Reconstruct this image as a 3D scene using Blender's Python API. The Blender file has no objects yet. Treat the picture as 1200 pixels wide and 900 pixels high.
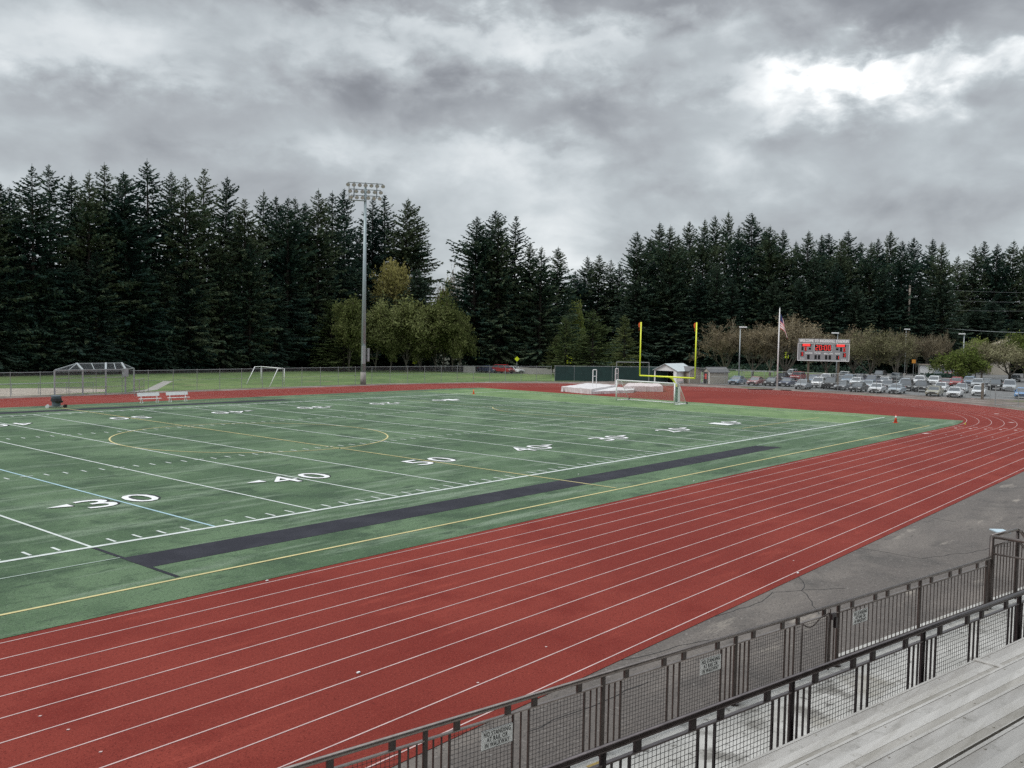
import bpy, math, random
import numpy as np
from mathutils import Vector, Matrix
random.seed(7); rng = np.random.default_rng(11)
sc = bpy.context.scene
col = sc.collection
R_ = math.radians

# ------------------------------------------------------------------ camera (metres; x along the pitch, y across it, pitch origin = near left goal-line corner)
CAM = np.array([8.8716, -29.4859, 7.1876]); YAW, PITCH, ROLL, FPX = 0.695641, -0.0508128, 0.0204685, 1070.147
F = np.array([math.cos(PITCH)*math.cos(YAW), math.cos(PITCH)*math.sin(YAW), math.sin(PITCH)])
_r = np.array([math.sin(YAW), -math.cos(YAW), 0.0]); _u = np.cross(_r, F)
RT = math.cos(ROLL)*_r + math.sin(ROLL)*_u; UP = -math.sin(ROLL)*_r + math.cos(ROLL)*_u
def ray(u, v): return F + RT*(u-600)/FPX - UP*(v-450)/FPX
def P(u, v, z=0.0):                       # survey: point of the photo that lies at height z
    d = ray(u, v); t = (z-CAM[2])/d[2]; q = CAM + t*d
    return np.array([q[0], q[1], z])
def D(u, v, w): return CAM + w*ray(u, v)  # survey: point at depth w
def PY(u, v, y):                          # survey: point on the vertical plane y = const
    d = ray(u, v); return CAM + d*(y-CAM[1])/d[1]
def depth(p): return float((np.array(p)-CAM) @ F)

# ------------------------------------------------------------------ mesh helpers
def mesh_from(name, verts, faces, mats=None, midx=None, smooth=False):
    me = bpy.data.meshes.new(name)
    me.from_pydata([tuple(map(float, v)) for v in verts], [], [tuple(int(i) for i in f) for f in faces])
    for m in (mats or []): me.materials.append(m)
    if midx is not None: me.polygons.foreach_set('material_index', np.array(midx, dtype=np.int32))
    if smooth: me.polygons.foreach_set('use_smooth', np.ones(len(me.polygons), dtype=bool))
    me.update(); return me
def link(name, me, parent=None, loc=(0,0,0)):
    o = bpy.data.objects.new(name, me); col.objects.link(o); o.location = loc
    if parent is not None: o.parent = parent
    return o
def wloc(o):
    v = Vector((0,0,0))
    while o is not None: v += o.location; o = o.parent
    return np.array(v)
class MB:
    def __init__(s): s.v = []; s.f = []; s.m = []
    def add(s, verts, faces, m=0):
        n = len(s.v); s.v += [tuple(map(float, q)) for q in verts]
        for f in faces: s.f.append(tuple(i+n for i in f)); s.m.append(m)
    def box(s, c, size, ax=None, m=0):
        c = np.array(c, float); hx, hy, hz = [q/2 for q in size]
        A = np.eye(3) if ax is None else np.array(ax, float)
        vs = [c + A[0]*x*hx + A[1]*y*hy + A[2]*z*hz for z in (-1,1) for y in (-1,1) for x in (-1,1)]
        s.add(vs, [(0,2,3,1),(4,5,7,6),(0,1,5,4),(2,6,7,3),(0,4,6,2),(1,3,7,5)], m)
    def bar(s, p, q, w, h, m=0, up=(0,0,1)):             # rectangular bar from p to q
        p = np.array(p, float); q = np.array(q, float); d = q-p; L = np.linalg.norm(d); d = d/L
        up = np.array(up, float)
        if abs(d@up) > .95: up = np.array([1.0,0,0])
        sd = np.cross(up, d); sd /= np.linalg.norm(sd); u2 = np.cross(d, sd)
        s.box((p+q)/2, (L, w, h), (d, sd, u2), m)
    def cyl(s, p, q, r0, r1=None, n=8, m=0, cap=True):
        r1 = r0 if r1 is None else r1
        p = np.array(p, float); q = np.array(q, float); d = q-p; d = d/np.linalg.norm(d)
        a = np.array([0,0,1.0]) if abs(d[2]) < .9 else np.array([1.0,0,0])
        e = np.cross(d, a); e /= np.linalg.norm(e); g = np.cross(d, e)
        vs = []
        for (c, r) in ((p, r0), (q, r1)):
            for k in range(n):
                t = 2*math.pi*k/n; vs.append(c + r*(math.cos(t)*e + math.sin(t)*g))
        fs = [(k, (k+1)%n, n+(k+1)%n, n+k) for k in range(n)]
        if cap: fs += [tuple(range(n-1,-1,-1)), tuple(range(n, 2*n))]
        s.add(vs, fs, m)
    def tube(s, pts, r, n=8, m=0):
        for a, b in zip(pts[:-1], pts[1:]): s.cyl(a, b, r, r, n, m)
    def sheet(s, poly, z=None, m=0):
        s.add([(q[0], q[1], q[2] if z is None else z) for q in poly], [tuple(range(len(poly)))], m)
    def prism(s, poly, dvec, m=0):
        poly = [np.array(q, float) for q in poly]; n = len(poly); dvec = np.array(dvec, float)
        s.add(poly + [q+dvec for q in poly], [tuple(range(n-1,-1,-1)), tuple(range(n, 2*n))] + [(i, (i+1)%n, n+(i+1)%n, n+i) for i in range(n)], m)
    def ribbon(s, pts, w, z, m=0):
        pts = [np.array(q[:2], float) for q in pts]; n = len(pts); vs = []
        for i in range(n):
            t = pts[min(i+1, n-1)] - pts[max(i-1, 0)]; t /= np.linalg.norm(t); nn = np.array([-t[1], t[0]])
            for sgn in (-1, 1): q = pts[i] + nn*sgn*w/2; vs.append((q[0], q[1], z))
        s.add(vs, [(2*i, 2*i+2, 2*i+3, 2*i+1) for i in range(n-1)], m)
    def build(s, name, mats, parent=None, smooth=False, bevel=0):
        if not isinstance(mats, (list, tuple)): mats = [mats]
        off = wloc(parent) if parent is not None else np.zeros(3)
        v = np.array(s.v) - off
        me = mesh_from(name, v, s.f, mats, s.m, smooth)
        o = link(name, me, parent)
        if bevel:
            b = o.modifiers.new('Bevel', 'BEVEL'); b.width = bevel; b.segments = 2; b.limit_method = 'ANGLE'; b.angle_limit = R_(40)
        return o
def tag(o, label=None, cat=None, group=None, kind=None):
    if label: o['label'] = label
    if cat: o['category'] = cat
    if group: o['group'] = group
    if kind: o['kind'] = kind
    return o
def thing(name, label, cat, loc, group=None):
    o = bpy.data.objects.new(name, None); col.objects.link(o); o.empty_display_size = .3
    o.location = [float(q) for q in loc]; return tag(o, label, cat, group)
def copy_tree(o, parent=None):
    c = o.copy(); col.objects.link(c); c.parent = parent
    for ch in o.children: copy_tree(ch, c)
    return c
def text_geom(body, w, h, ext=0.0, bold=0.0):                      # lettering as flat mesh fitted into w x h
    cu = bpy.data.curves.new('lettering', 'FONT'); cu.body = body; cu.align_x = 'CENTER'; cu.extrude = ext; cu.offset = bold; cu.resolution_u = 3; cu.space_character = 1.12 if bold else 1.0
    o = bpy.data.objects.new('lettering', cu); col.objects.link(o)
    dg = bpy.context.evaluated_depsgraph_get(); me = bpy.data.meshes.new_from_object(o.evaluated_get(dg))
    v = np.array([q.co[:] for q in me.vertices]); f = [tuple(p.vertices) for p in me.polygons]
    bpy.data.objects.remove(o); bpy.data.curves.remove(cu); bpy.data.meshes.remove(me)
    lo = v.min(0); hi = v.max(0)
    v[:,0] = ((v[:,0]-lo[0])/(hi[0]-lo[0])-.5)*w; v[:,1] = ((v[:,1]-lo[1])/(hi[1]-lo[1])-.5)*h
    return v, f

# ------------------------------------------------------------------ materials
def mat(name, c, rough=.8, metal=0., var=.0, vscale=3., c2=None, spec=.5, bump=0., bscale=40., objvar=0.):
    m = bpy.data.materials.new(name); m.use_nodes = True; nt = m.node_tree; b = nt.nodes['Principled BSDF']
    b.inputs['Roughness'].default_value = rough; b.inputs['Metallic'].default_value = metal
    b.inputs['Specular IOR Level'].default_value = spec
    b.inputs['Base Color'].default_value = (*c, 1)
    tc = nt.nodes.new('ShaderNodeTexCoord')
    if var or c2:
        nz = nt.nodes.new('ShaderNodeTexNoise'); nz.inputs['Scale'].default_value = vscale; nz.inputs['Detail'].default_value = 6; nz.inputs['Roughness'].default_value = .65
        nt.links.new(tc.outputs['Object'], nz.inputs['Vector'])
        cr = nt.nodes.new('ShaderNodeValToRGB'); cr.color_ramp.elements[0].position = .32; cr.color_ramp.elements[1].position = .68
        cc2 = c2 if c2 else tuple(q*(1-var) for q in c)
        cr.color_ramp.elements[0].color = (*cc2, 1); cr.color_ramp.elements[1].color = (*c, 1)
        nt.links.new(nz.outputs['Fac'], cr.inputs['Fac']); nt.links.new(cr.outputs['Color'], b.inputs['Base Color'])
    if bump:
        nb = nt.nodes.new('ShaderNodeTexNoise'); nb.inputs['Scale'].default_value = bscale; nb.inputs['Detail'].default_value = 4
        nt.links.new(tc.outputs['Object'], nb.inputs['Vector'])
        bp = nt.nodes.new('ShaderNodeBump'); bp.inputs['Strength'].default_value = bump; bp.inputs['Distance'].default_value = .02
        nt.links.new(nb.outputs['Fac'], bp.inputs['Height']); nt.links.new(bp.outputs['Normal'], b.inputs['Normal'])
    return m
def ground_mat(name, layers, rough=.9, spec=.3, bump=.3, bscale=60., bdist=.01, rot=3):
    """layers: first colour, then (colour, noise scale, lo, hi, detail) mixed over it"""
    m = bpy.data.materials.new(name); m.use_nodes = True; nt = m.node_tree; b = nt.nodes['Principled BSDF']
    b.inputs['Roughness'].default_value = rough; b.inputs['Specular IOR Level'].default_value = spec
    tc = nt.nodes.new('ShaderNodeTexCoord'); prev = None
    for i, (c, s, lo, hi, det) in enumerate(layers[1:]):
        nz = nt.nodes.new('ShaderNodeTexNoise'); nz.inputs['Detail'].default_value = det; nz.inputs['Roughness'].default_value = .62
        mp = nt.nodes.new('ShaderNodeMapping'); mp.inputs['Location'].default_value = (13.7*i, 5.1*i, i*3.3)
        if isinstance(s, tuple): mp.inputs['Scale'].default_value = s; mp.inputs['Rotation'].default_value = (0,0,R_(rot)); nz.inputs['Scale'].default_value = 1
        else: nz.inputs['Scale'].default_value = s
        nt.links.new(tc.outputs['Object'], mp.inputs['Vector']); nt.links.new(mp.outputs['Vector'], nz.inputs['Vector'])
        mr = nt.nodes.new('ShaderNodeMapRange'); mr.inputs['From Min'].default_value = lo; mr.inputs['From Max'].default_value = hi
        nt.links.new(nz.outputs['Fac'], mr.inputs['Value'])
        mx = nt.nodes.new('ShaderNodeMix'); mx.data_type = 'RGBA'
        nt.links.new(mr.outputs['Result'], mx.inputs['Factor'])
        if prev is None: mx.inputs['A'].default_value = (*layers[0], 1)
        else: nt.links.new(prev, mx.inputs['A'])
        mx.inputs['B'].default_value = (*c, 1); prev = mx.outputs['Result']
    nt.links.new(prev, b.inputs['Base Color'])
    if bump:
        nb = nt.nodes.new('ShaderNodeTexNoise'); nb.inputs['Scale'].default_value = bscale; nb.inputs['Detail'].default_value = 5
        nt.links.new(tc.outputs['Object'], nb.inputs['Vector'])
        bp = nt.nodes.new('ShaderNodeBump'); bp.inputs['Strength'].default_value = bump; bp.inputs['Distance'].default_value = bdist
        nt.links.new(nb.outputs['Fac'], bp.inputs['Height']); nt.links.new(bp.outputs['Normal'], b.inputs['Normal'])
    return m
def mesh_mat(name, c, pitch, wire, diamond=True, cover=None, metal=.3):
    """woven wire or netting: real holes (transparent) between wires; uv-free, driven by object coordinates along a and z"""
    m = bpy.data.materials.new(name); m.use_nodes = True; nt = m.node_tree; b = nt.nodes['Principled BSDF']
    b.inputs['Base Color'].default_value = (*c, 1); b.inputs['Roughness'].default_value = .6; b.inputs['Metallic'].default_value = metal
    uv = nt.nodes.new('ShaderNodeUVMap'); sp = nt.nodes.new('ShaderNodeSeparateXYZ'); nt.links.new(uv.outputs['UV'], sp.inputs['Vector'])
    def mth(op, a, b_=None):
        n = nt.nodes.new('ShaderNodeMath'); n.operation = op
        for i, q in enumerate((a, b_)):
            if q is None: continue
            if isinstance(q, (int, float)): n.inputs[i].default_value = q
            else: nt.links.new(q, n.inputs[i])
        return n.outputs[0]
    x, y = sp.outputs['X'], sp.outputs['Y']
    if diamond: p, q = mth('ADD', x, y), mth('SUBTRACT', x, y)
    else: p, q = x, y
    def line(t): return mth('LESS_THAN', mth('FRACT', mth('DIVIDE', t, pitch)), wire/pitch)
    fac = mth('MAXIMUM', line(p), line(q))
    tr = nt.nodes.new('ShaderNodeBsdfTransparent'); mx = nt.nodes.new('ShaderNodeMixShader')
    nt.links.new(fac, mx.inputs['Fac']); nt.links.new(tr.outputs[0], mx.inputs[1]); nt.links.new(b.outputs[0], mx.inputs[2])
    nt.links.new(mx.outputs[0], nt.nodes['Material Output'].inputs['Surface'])
    return m
def leaf_mat(name, cols, sc_=.35, trans=.25):
    m = bpy.data.materials.new(name); m.use_nodes = True; nt = m.node_tree; b = nt.nodes['Principled BSDF']
    b.inputs['Roughness'].default_value = .75; b.inputs['Specular IOR Level'].default_value = .25
    tc = nt.nodes.new('ShaderNodeTexCoord'); oi = nt.nodes.new('ShaderNodeObjectInfo'); geo = nt.nodes.new('ShaderNodeNewGeometry')
    nz = nt.nodes.new('ShaderNodeTexNoise'); nz.inputs['Scale'].default_value = sc_; nz.inputs['Detail'].default_value = 4
    nt.links.new(geo.outputs['Position'], nz.inputs['Vector'])
    add = nt.nodes.new('ShaderNodeMath'); add.operation = 'MULTIPLY_ADD'; add.inputs[1].default_value = .42
    isl = nt.nodes.new('ShaderNodeMath'); isl.operation = 'MULTIPLY_ADD'; isl.inputs[1].default_value = .35; isl.inputs[2].default_value = -.35
    nt.links.new(geo.outputs['Random Per Island'], isl.inputs[0])
    nt.links.new(oi.outputs['Random'], add.inputs[0]); nt.links.new(isl.outputs[0], add.inputs[2])
    a2 = nt.nodes.new('ShaderNodeMath'); a2.operation = 'ADD'; nt.links.new(add.outputs[0], a2.inputs[0]); nt.links.new(nz.outputs['Fac'], a2.inputs[1])
    cr = nt.nodes.new('ShaderNodeValToRGB'); el = cr.color_ramp.elements
    while len(el) < len(cols): el.new(.5)
    for i, c in enumerate(cols): el[i].position = .3 + .45*i/(len(cols)-1); el[i].color = (*c, 1)
    nt.links.new(a2.outputs[0], cr.inputs['Fac']); nt.links.new(cr.outputs['Color'], b.inputs['Base Color'])
    b.inputs['Specular IOR Level'].default_value = .08
    if trans:
        tl = nt.nodes.new('ShaderNodeBsdfTranslucent'); nt.links.new(cr.outputs['Color'], tl.inputs['Color'])
        mx = nt.nodes.new('ShaderNodeMixShader'); mx.inputs['Fac'].default_value = trans
        nt.links.new(b.outputs[0], mx.inputs[1]); nt.links.new(tl.outputs[0], mx.inputs[2]); nt.links.new(mx.outputs[0], nt.nodes['Material Output'].inputs['Surface'])
    return m
def emit(name, c, s):
    m = bpy.data.materials.new(name); m.use_nodes = True; b = m.node_tree.nodes['Principled BSDF']
    b.inputs['Base Color'].default_value = (*[q*.6 for q in c], 1); b.inputs['Emission Color'].default_value = (*c, 1); b.inputs['Emission Strength'].default_value = s
    return m
def paint_mat():
    m = bpy.data.materials.new('car_paint'); m.use_nodes = True; nt = m.node_tree; b = nt.nodes['Principled BSDF']
    oi = nt.nodes.new('ShaderNodeObjectInfo'); nt.links.new(oi.outputs['Color'], b.inputs['Base Color'])
    b.inputs['Roughness'].default_value = .3; b.inputs['Coat Weight'].default_value = .4; b.inputs['Coat Roughness'].default_value = .08
    return m

M = {}
M['turf'] = ground_mat('turf', [(.058,.110,.050), ((.105,.172,.088), .13, .46, .58, 4), ((.036,.074,.034), .42, .52, .64, 6), ((.165,.225,.15), (.14,1.0,1), .53, .66, 7), ((.030,.062,.030), (.7,2.4,1), .55, .70, 6), ((.12,.175,.105), 4., .58, .74, 5), ((.024,.048,.024), 13., .53, .70, 4), ((.17,.22,.155), 19., .61, .75, 3)], rough=.62, spec=.28, bump=.8, bscale=40., bdist=.05, rot=-14)
M['sunlit_end'] = ground_mat('sunlit_end_turf', [(.115,.195,.070), ((.16,.24,.10), .2, .44, .58, 4), ((.070,.130,.050), .6, .52, .66, 6), ((.05,.095,.04), 12, .54, .72, 5)], rough=.62, spec=.28, bump=.6, bscale=40., bdist=.05, rot=-14)  # paler copy of the turf: sun through a cloud break put into its colour
M['track'] = ground_mat('red_track', [(.175,.0275,.0205), ((.21,.036,.026), .09, .44, .58, 4), ((.165,.023,.017), .5, .50, .70, 6), ((.26,.048,.034), (.25,1.6,1), .60, .76, 6), ((.32,.075,.055), 26., .58, .72, 3), ((.11,.016,.012), 21., .54, .70, 4), ((.38,.13,.10), 9., .73, .80, 5)], rough=.75, spec=.09, bump=.9, bscale=60., bdist=.016)
M['lane'] = mat('lane_paint', (.62,.45,.43), .7, var=.35, vscale=1.5)
M['white_line'] = mat('white_turf_paint', (.62,.66,.63), .85, var=.3, vscale=2.5)
M['faint_line'] = mat('worn_turf_paint', (.36,.44,.38), .85, var=.3, vscale=2.0)
M['yellow_line'] = mat('yellow_turf_paint', (.58,.50,.24), .85, var=.25, vscale=1.5)
M['blue_line'] = mat('blue_turf_paint', (.36,.52,.58), .85, var=.2, vscale=1.5)
M['black_turf'] = ground_mat('black_turf', [(.017,.017,.025), ((.030,.030,.040), .6, .45, .66, 5), ((.012,.012,.017), 9., .55, .75, 4)], rough=.8, spec=.25, bump=.5, bscale=60., bdist=.02)
M['number_black'] = mat('black_turf_paint', (.02,.022,.025), .9)
M['number_white'] = mat('number_turf_paint', (.74,.74,.74), .85, var=.12, vscale=3)
M['grass'] = ground_mat('grass', [(.095,.155,.045), ((.135,.195,.065), .07, .45, .58, 4), ((.065,.115,.034), .4, .5, .66, 6), ((.165,.17,.085), .15, .58, .68, 5)], bump=.8, bscale=12., bdist=.06)
M['woodfloor'] = ground_mat('woodland_floor', [(.035,.040,.022), ((.05,.045,.03), .3, .45, .65, 5), ((.02,.028,.014), 1.2, .5, .7, 5)], bump=.8, bscale=6., bdist=.1)
M['asphalt'] = ground_mat('worn_asphalt', [(.122,.106,.096), ((.175,.152,.135), (.10,.45,1), .50, .66, 7), ((.082,.073,.067), .45, .52, .70, 7), ((.29,.255,.22), (.3,1.3,1), .62, .72, 7), ((.060,.054,.050), (.5,1.4,1.), .62, .74, 6), ((.22,.20,.185), 11., .58, .72, 5), ((.050,.046,.044), 17., .54, .70, 5)], rough=.8, bump=.9, bscale=50., bdist=.015)
M['lot'] = ground_mat('parking_asphalt', [(.14,.14,.14), ((.18,.18,.175), .15, .45, .65, 5), ((.10,.10,.10), 1.2, .5, .75, 5)], rough=.85, bump=.2)
M['gravel'] = ground_mat('gravel_verge', [(.15,.118,.10), ((.26,.22,.20), .2, .47, .62, 6), ((.085,.07,.062), .9, .5, .66, 6), ((.10,.11,.05), .12, .58, .68, 4)], bump=.6, bscale=25., bdist=.02)
M['dirt'] = ground_mat('infield_dirt', [(.36,.31,.26), ((.44,.39,.33), .25, .45, .65, 5), ((.28,.24,.2), 1., .5, .75, 5)], bump=.2)
M['path'] = mat('concrete_path', (.33,.315,.29), .9, var=.2, vscale=1.)
M['concrete'] = ground_mat('stained_concrete', [(0.460,0.450,0.426), ((0.552,0.540,0.516), 1.0, .46, .58, 6), ((0.221,0.211,0.194), 1.7, .54, .66, 8), ((0.340,0.320,0.284), .7, .58, .68, 6), ((0.120,0.113,0.103), 6., .60, .70, 6)], rough=.85, bump=.3, bscale=30.)
M['plank'] = ground_mat('weathered_plank', [(0.481,0.468,0.449), ((0.565,0.549,0.528), (.35,6.,2.), .44, .60, 6), ((0.411,0.392,0.362), (.6,4.,3.), .52, .68, 7), ((0.347,0.328,0.301), 6., .58, .74, 6), ((0.551,0.531,0.504), 40., .5, .74, 3)], rough=.6, spec=.3, bump=.25, bscale=35.)
M['plank_mid'] = ground_mat('scuffed_plank', [(0.430,0.416,0.399), ((0.494,0.479,0.460), (.35,6.,2.), .44, .60, 6), ((0.359,0.341,0.320), (.6,4.,3.), .50, .66, 7), ((0.295,0.284,0.264), 5., .57, .72, 6)], rough=.62, spec=.3, bump=.25, bscale=35.)
M['plank_worn'] = ground_mat('walked_plank', [(0.379,0.360,0.332), ((0.449,0.429,0.399), (.35,6.,2.), .46, .62, 6), ((0.301,0.284,0.252), (.6,4.,3.), .50, .66, 7), ((0.244,0.227,0.203), 5., .57, .72, 6)], rough=.65, spec=.3, bump=.25, bscale=35.)
M['rail'] = mat('brown_rail_paint', (.085,.066,.060), .36, .25, var=.4, vscale=14., spec=.5)
M['rail_dark'] = mat('dark_rail_paint', (.040,.031,.034), .28, .35, var=.35, vscale=14., spec=.6)
M['rail_top'] = mat('worn_handrail_steel', (.31,.265,.245), .34, .8, var=.35, vscale=9.)
M['rail_top_dark'] = mat('dark_handrail_steel', (.17,.145,.145), .30, .85, var=.4, vscale=9.)
M['wire'] = mat('wire_paint', (.022,.017,.018), .5, .1)
M['sign_white'] = mat('sign_enamel', (.90,.92,.91), .45, var=.08, vscale=9.)
M['sign_black'] = mat('sign_ink', (.015,.015,.018), .6)
M['galv'] = mat('galvanised_steel', (.40,.43,.44), .5, .55, var=.15, vscale=2.)
M['galv_dark'] = mat('dull_galvanised_steel', (.33,.35,.35), .55, .4, var=.2, vscale=2.)
M['mast'] = mat('mast_steel', (.34,.40,.42), .5, .4, var=.12, vscale=.8)
M['white'] = mat('white_paint', (.80,.80,.80), .45, var=.08, vscale=2.)
M['yellow'] = mat('goalpost_yellow', (.82,.86,.06), .45)
M['orange'] = mat('orange_plastic', (.75,.12,.03), .5)
M['conered'] = mat('red_cone_plastic', (.62,.07,.03), .5)
M['padgreen'] = mat('green_pad_vinyl', (.02,.09,.055), .5)
M['screen'] = mat('green_windscreen', (.020,.055,.050), .8, var=.3, vscale=.8)
M['vinyl'] = mat('mat_cover_vinyl', (.68,.66,.66), .6, c2=(.52,.49,.49), vscale=1.2, bump=.6, bscale=2.)
M['pinkvinyl'] = mat('faded_mat_vinyl', (.70,.62,.62), .6, c2=(.58,.48,.48), vscale=1.0, bump=.5, bscale=2.)
M['bark'] = mat('conifer_bark', (.050,.040,.033), .95, var=.4, vscale=3.)
M['paleb'] = mat('pale_bark', (.16,.14,.115), .95, var=.3, vscale=3.)
M['twig'] = leaf_mat('bare_twigs', [(.17,.145,.105), (.24,.205,.145), (.32,.275,.195)], .2, 0)
M['needles'] = leaf_mat('conifer_needles', [(.020,.044,.036), (.036,.068,.050), (.058,.092,.058), (.092,.115,.066)], .22, .15)
M['needles_pale'] = leaf_mat('young_conifer_needles', [(.07,.10,.04), (.11,.14,.055), (.16,.18,.075)], .3, .2)
M['needles_blue'] = leaf_mat('dense_conifer_needles', [(.026,.052,.042), (.044,.076,.058), (.070,.102,.070)], .25, .15)
M['olive'] = leaf_mat('olive_spring_leaves', [(.080,.098,.032), (.135,.155,.055), (.205,.225,.092)], .3, .3)
M['gold'] = leaf_mat('gold_spring_leaves', [(.14,.13,.042), (.22,.20,.065), (.30,.27,.10)], .3, .25)
M['lime'] = leaf_mat('lime_spring_leaves', [(.085,.115,.028), (.155,.195,.05), (.23,.265,.08)], .3, .3)
M['buds'] = leaf_mat('brown_buds', [(.12,.095,.06), (.175,.14,.088), (.25,.205,.13)], .3, .15)
M['greybuds'] = leaf_mat('olive_buds', [(.12,.115,.06), (.175,.168,.09), (.245,.235,.135)], .3, .15)
M['glass'] = mat('car_glass', (.05,.06,.07), .06, spec=.9)
M['tyre'] = mat('tyre_rubber', (.018,.018,.018), .85)
M['rim'] = mat('wheel_rim', (.36,.36,.37), .4, .6)
M['lamp_glass'] = mat('headlamp_glass', (.62,.64,.65), .15, spec=.8)
M['trim'] = mat('dark_trim', (.022,.022,.024), .55)
M['paint'] = paint_mat()
M['link'] = mesh_mat('chain_link_wire', (.24,.255,.26), .056, .0040)
M['linkfine'] = mesh_mat('backstop_wire', (.12,.13,.14), .05, .0055)
M['net'] = mesh_mat('goal_net_cord', (.72,.70,.69), .12, .010, False, metal=0)
M['beige'] = mat('beige_siding', (.36,.31,.25), .85, var=.15, vscale=2.)
M['beige_light'] = mat('cream_siding', (.47,.42,.35), .85, var=.12, vscale=2.)
M['roofgrey'] = mat('grey_shingle', (.15,.15,.155), .9, var=.3, vscale=3.)
M['metalroof'] = mat('pale_metal_roof', (.50,.55,.56), .5, var=.12, vscale=.8)
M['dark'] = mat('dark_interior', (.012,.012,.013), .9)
M['board'] = mat('scoreboard_grey', (.29,.29,.30), .6, var=.08, vscale=.6)
M['ledred'] = emit('scoreboard_red_lamps', (.9,.05,.045), .75)
M['redpanel'] = mat('red_panel', (.62,.055,.045), .5)
M['post_brown'] = mat('brown_post', (.15,.115,.085), .85, var=.3, vscale=4.)
M['pole_wood'] = mat('utility_pole_wood', (.34,.29,.25), .9, var=.25, vscale=2.)
M['bag'] = mat('black_bag', (.012,.012,.014), .4)
M['bin'] = mat('grey_bin_plastic', (.10,.125,.15), .6)
M['flag_red'] = mat('flag_red', (.62,.03,.045), .8)
M['flag_white'] = mat('flag_white', (.82,.80,.80), .8)
M['flag_blue'] = mat('flag_blue', (.03,.045,.16), .8)
M['signyellow'] = mat('warning_sign_lime', (.62,.72,.02), .5)
M['signorange'] = mat('orange_sign', (.62,.26,.04), .5)
M['skyblue'] = mat('blue_panel', (.42,.52,.58), .6)
M['walkyellow'] = mat('yellow_edge_paint', (.50,.36,.12), .8, var=.4, vscale=6.)
M['hose'] = mat('black_rubber', (.015,.015,.015), .8)

# ------------------------------------------------------------------ ground sheets
Z = dict(ground=0, wood=.006, dirt=.008, gravel=.010, lot=.018, asphalt=.012, track=.024, tline=.030, turf=.034, strip=.040, line=.046, line2=.052, nshadow=.058, number=.064)
def struct(name, mb, m, parent=None, kind='structure'):
    o = mb.build(name, m, parent)
    if parent is None: o['kind'] = kind
    return o
g = MB(); g.sheet([(-1500,-1500),(2500,-1500),(2500,2500),(-1500,2500)], Z['ground']); struct('ground', g, M['grass'])
g = MB(); g.sheet([(-120,112),(70,113),(130,112),(150,100),(180,98),(205,80),(250,80),(300,20),(330,-150),(900,-150),(900,700),(-300,700)], Z['wood']); struct('woodland_floor', g, M['woodfloor'])
CX, CY, RI = 97.7, 24.9, 32.23; X0 = 8.0
def arcpts(r, a0, a1, n, cx=CX): return [(cx+r*math.cos(R_(a0+(a1-a0)*i/n)), CY+r*math.sin(R_(a0+(a1-a0)*i/n))) for i in range(n+1)]
def oval(r, n=64): return arcpts(r, -90, 90, n) + arcpts(r, 90, 270, n, X0)
RO = CY+18.55
g = MB(); g.sheet(oval(RO), Z['track']); struct('running_track', g, M['track'])
track = bpy.data.objects['running_track']
ln = MB()
for k in range(11):
    r = CY + 7.62 + 1.066*k
    pts = oval(r); pts.append(pts[0]); ln.ribbon(pts, .035, Z['tline'])
ln.build('lane_line', M['lane'], track)
mk = MB()                                                # worn relay marks at the head of the straight
for k in range(10):
    y = -(8.15+1.066*k)
    for (x, w, h) in ((95.5+.6*k, .5, .22), (97.2+.6*k, .2, .4), (88+k*.35, .4, .07)):
        mk.sheet([(x-w/2,y-h/2),(x+w/2,y-h/2),(x+w/2,y+h/2),(x-w/2,y+h/2)], Z['tline'])
for (u, v) in ((47,839),(80,855),(118,881),(930,657),(1085,508),(1140,467),(1168,485),(1185,495),(560,800),(640,758)):
    q = P(u, v, Z['tline']); s_ = .04 if v > 600 else .4
    mk.sheet([(q[0]-s_,q[1]),(q[0],q[1]-s_*.8),(q[0]+s_,q[1]),(q[0],q[1]+s_*.8)], Z['tline']+.004)
mk.build('relay_mark', M['lane'], track)
scuff = MB()
for (u, v) in ((313,681),(678,556),(813,564),(420,789),(935,672)):
    q = P(u, v, Z['tline']); scuff.box((q[0],q[1],.05), (.075,.05,.02))
lit = scuff.build('paper_litter', M['white']); tag(lit, 'scraps of white litter scattered over the red track lanes', 'litter', kind='stuff')

# turf
turf_poly = [(X0,-7.33),(CX,-7.33)] + arcpts(RI, -90, -77.2, 4)[1:] + [(104.85,CY+31.4)] + arcpts(RI, 77.2, 90, 4)[1:] + [(X0,CY+RI)]
g = MB(); g.sheet(turf_poly + arcpts(RI, 90, 270, 32, X0)[1:-1], Z['turf']); turf = struct('turf_field', g, M['turf'])
YD = .9144; W = 53.333*YD
g = MB(); g.sheet([(91.44,.1),(104.6,.1),(104.6,W+6.),(91.44,W+6.)], Z['turf']+.003); g.build('sunlit_end_zone', M['sunlit_end'], turf)  # sunlit patch painted as a lighter turf sheet beyond the goal line
g = MB(); g.sheet([(22.9,-3.72),(68.9,-3.72),(68.2,-2.08),(22.9,-2.05)], Z['strip']); g.sheet([(22.9,W+2.05),(68.5,W+2.05),(68.5,W+3.7),(22.9,W+3.7)], Z['strip'])
g.ribbon([(22.86,-.1),(22.86,-5.3)], .14, Z['strip']+.003)
g.build('team_box_strip', M['black_turf'], turf)
wl = MB(); fl = MB(); yl = MB(); bl = MB()
wl.ribbon([(-12,0),(101.9,0)], .20, Z['line']); wl.ribbon([(-12,W),(101.9,W)], .20, Z['line'])
fl.ribbon([(-12,-1.98),(22.8,-1.98)], .07, Z['line']); fl.ribbon([(68.4,-2.05),(99,-2.3)], .08, Z['line'])
fl.ribbon([(68.4,W+2),(97,W+2)], .08, Z['line'])
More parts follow.
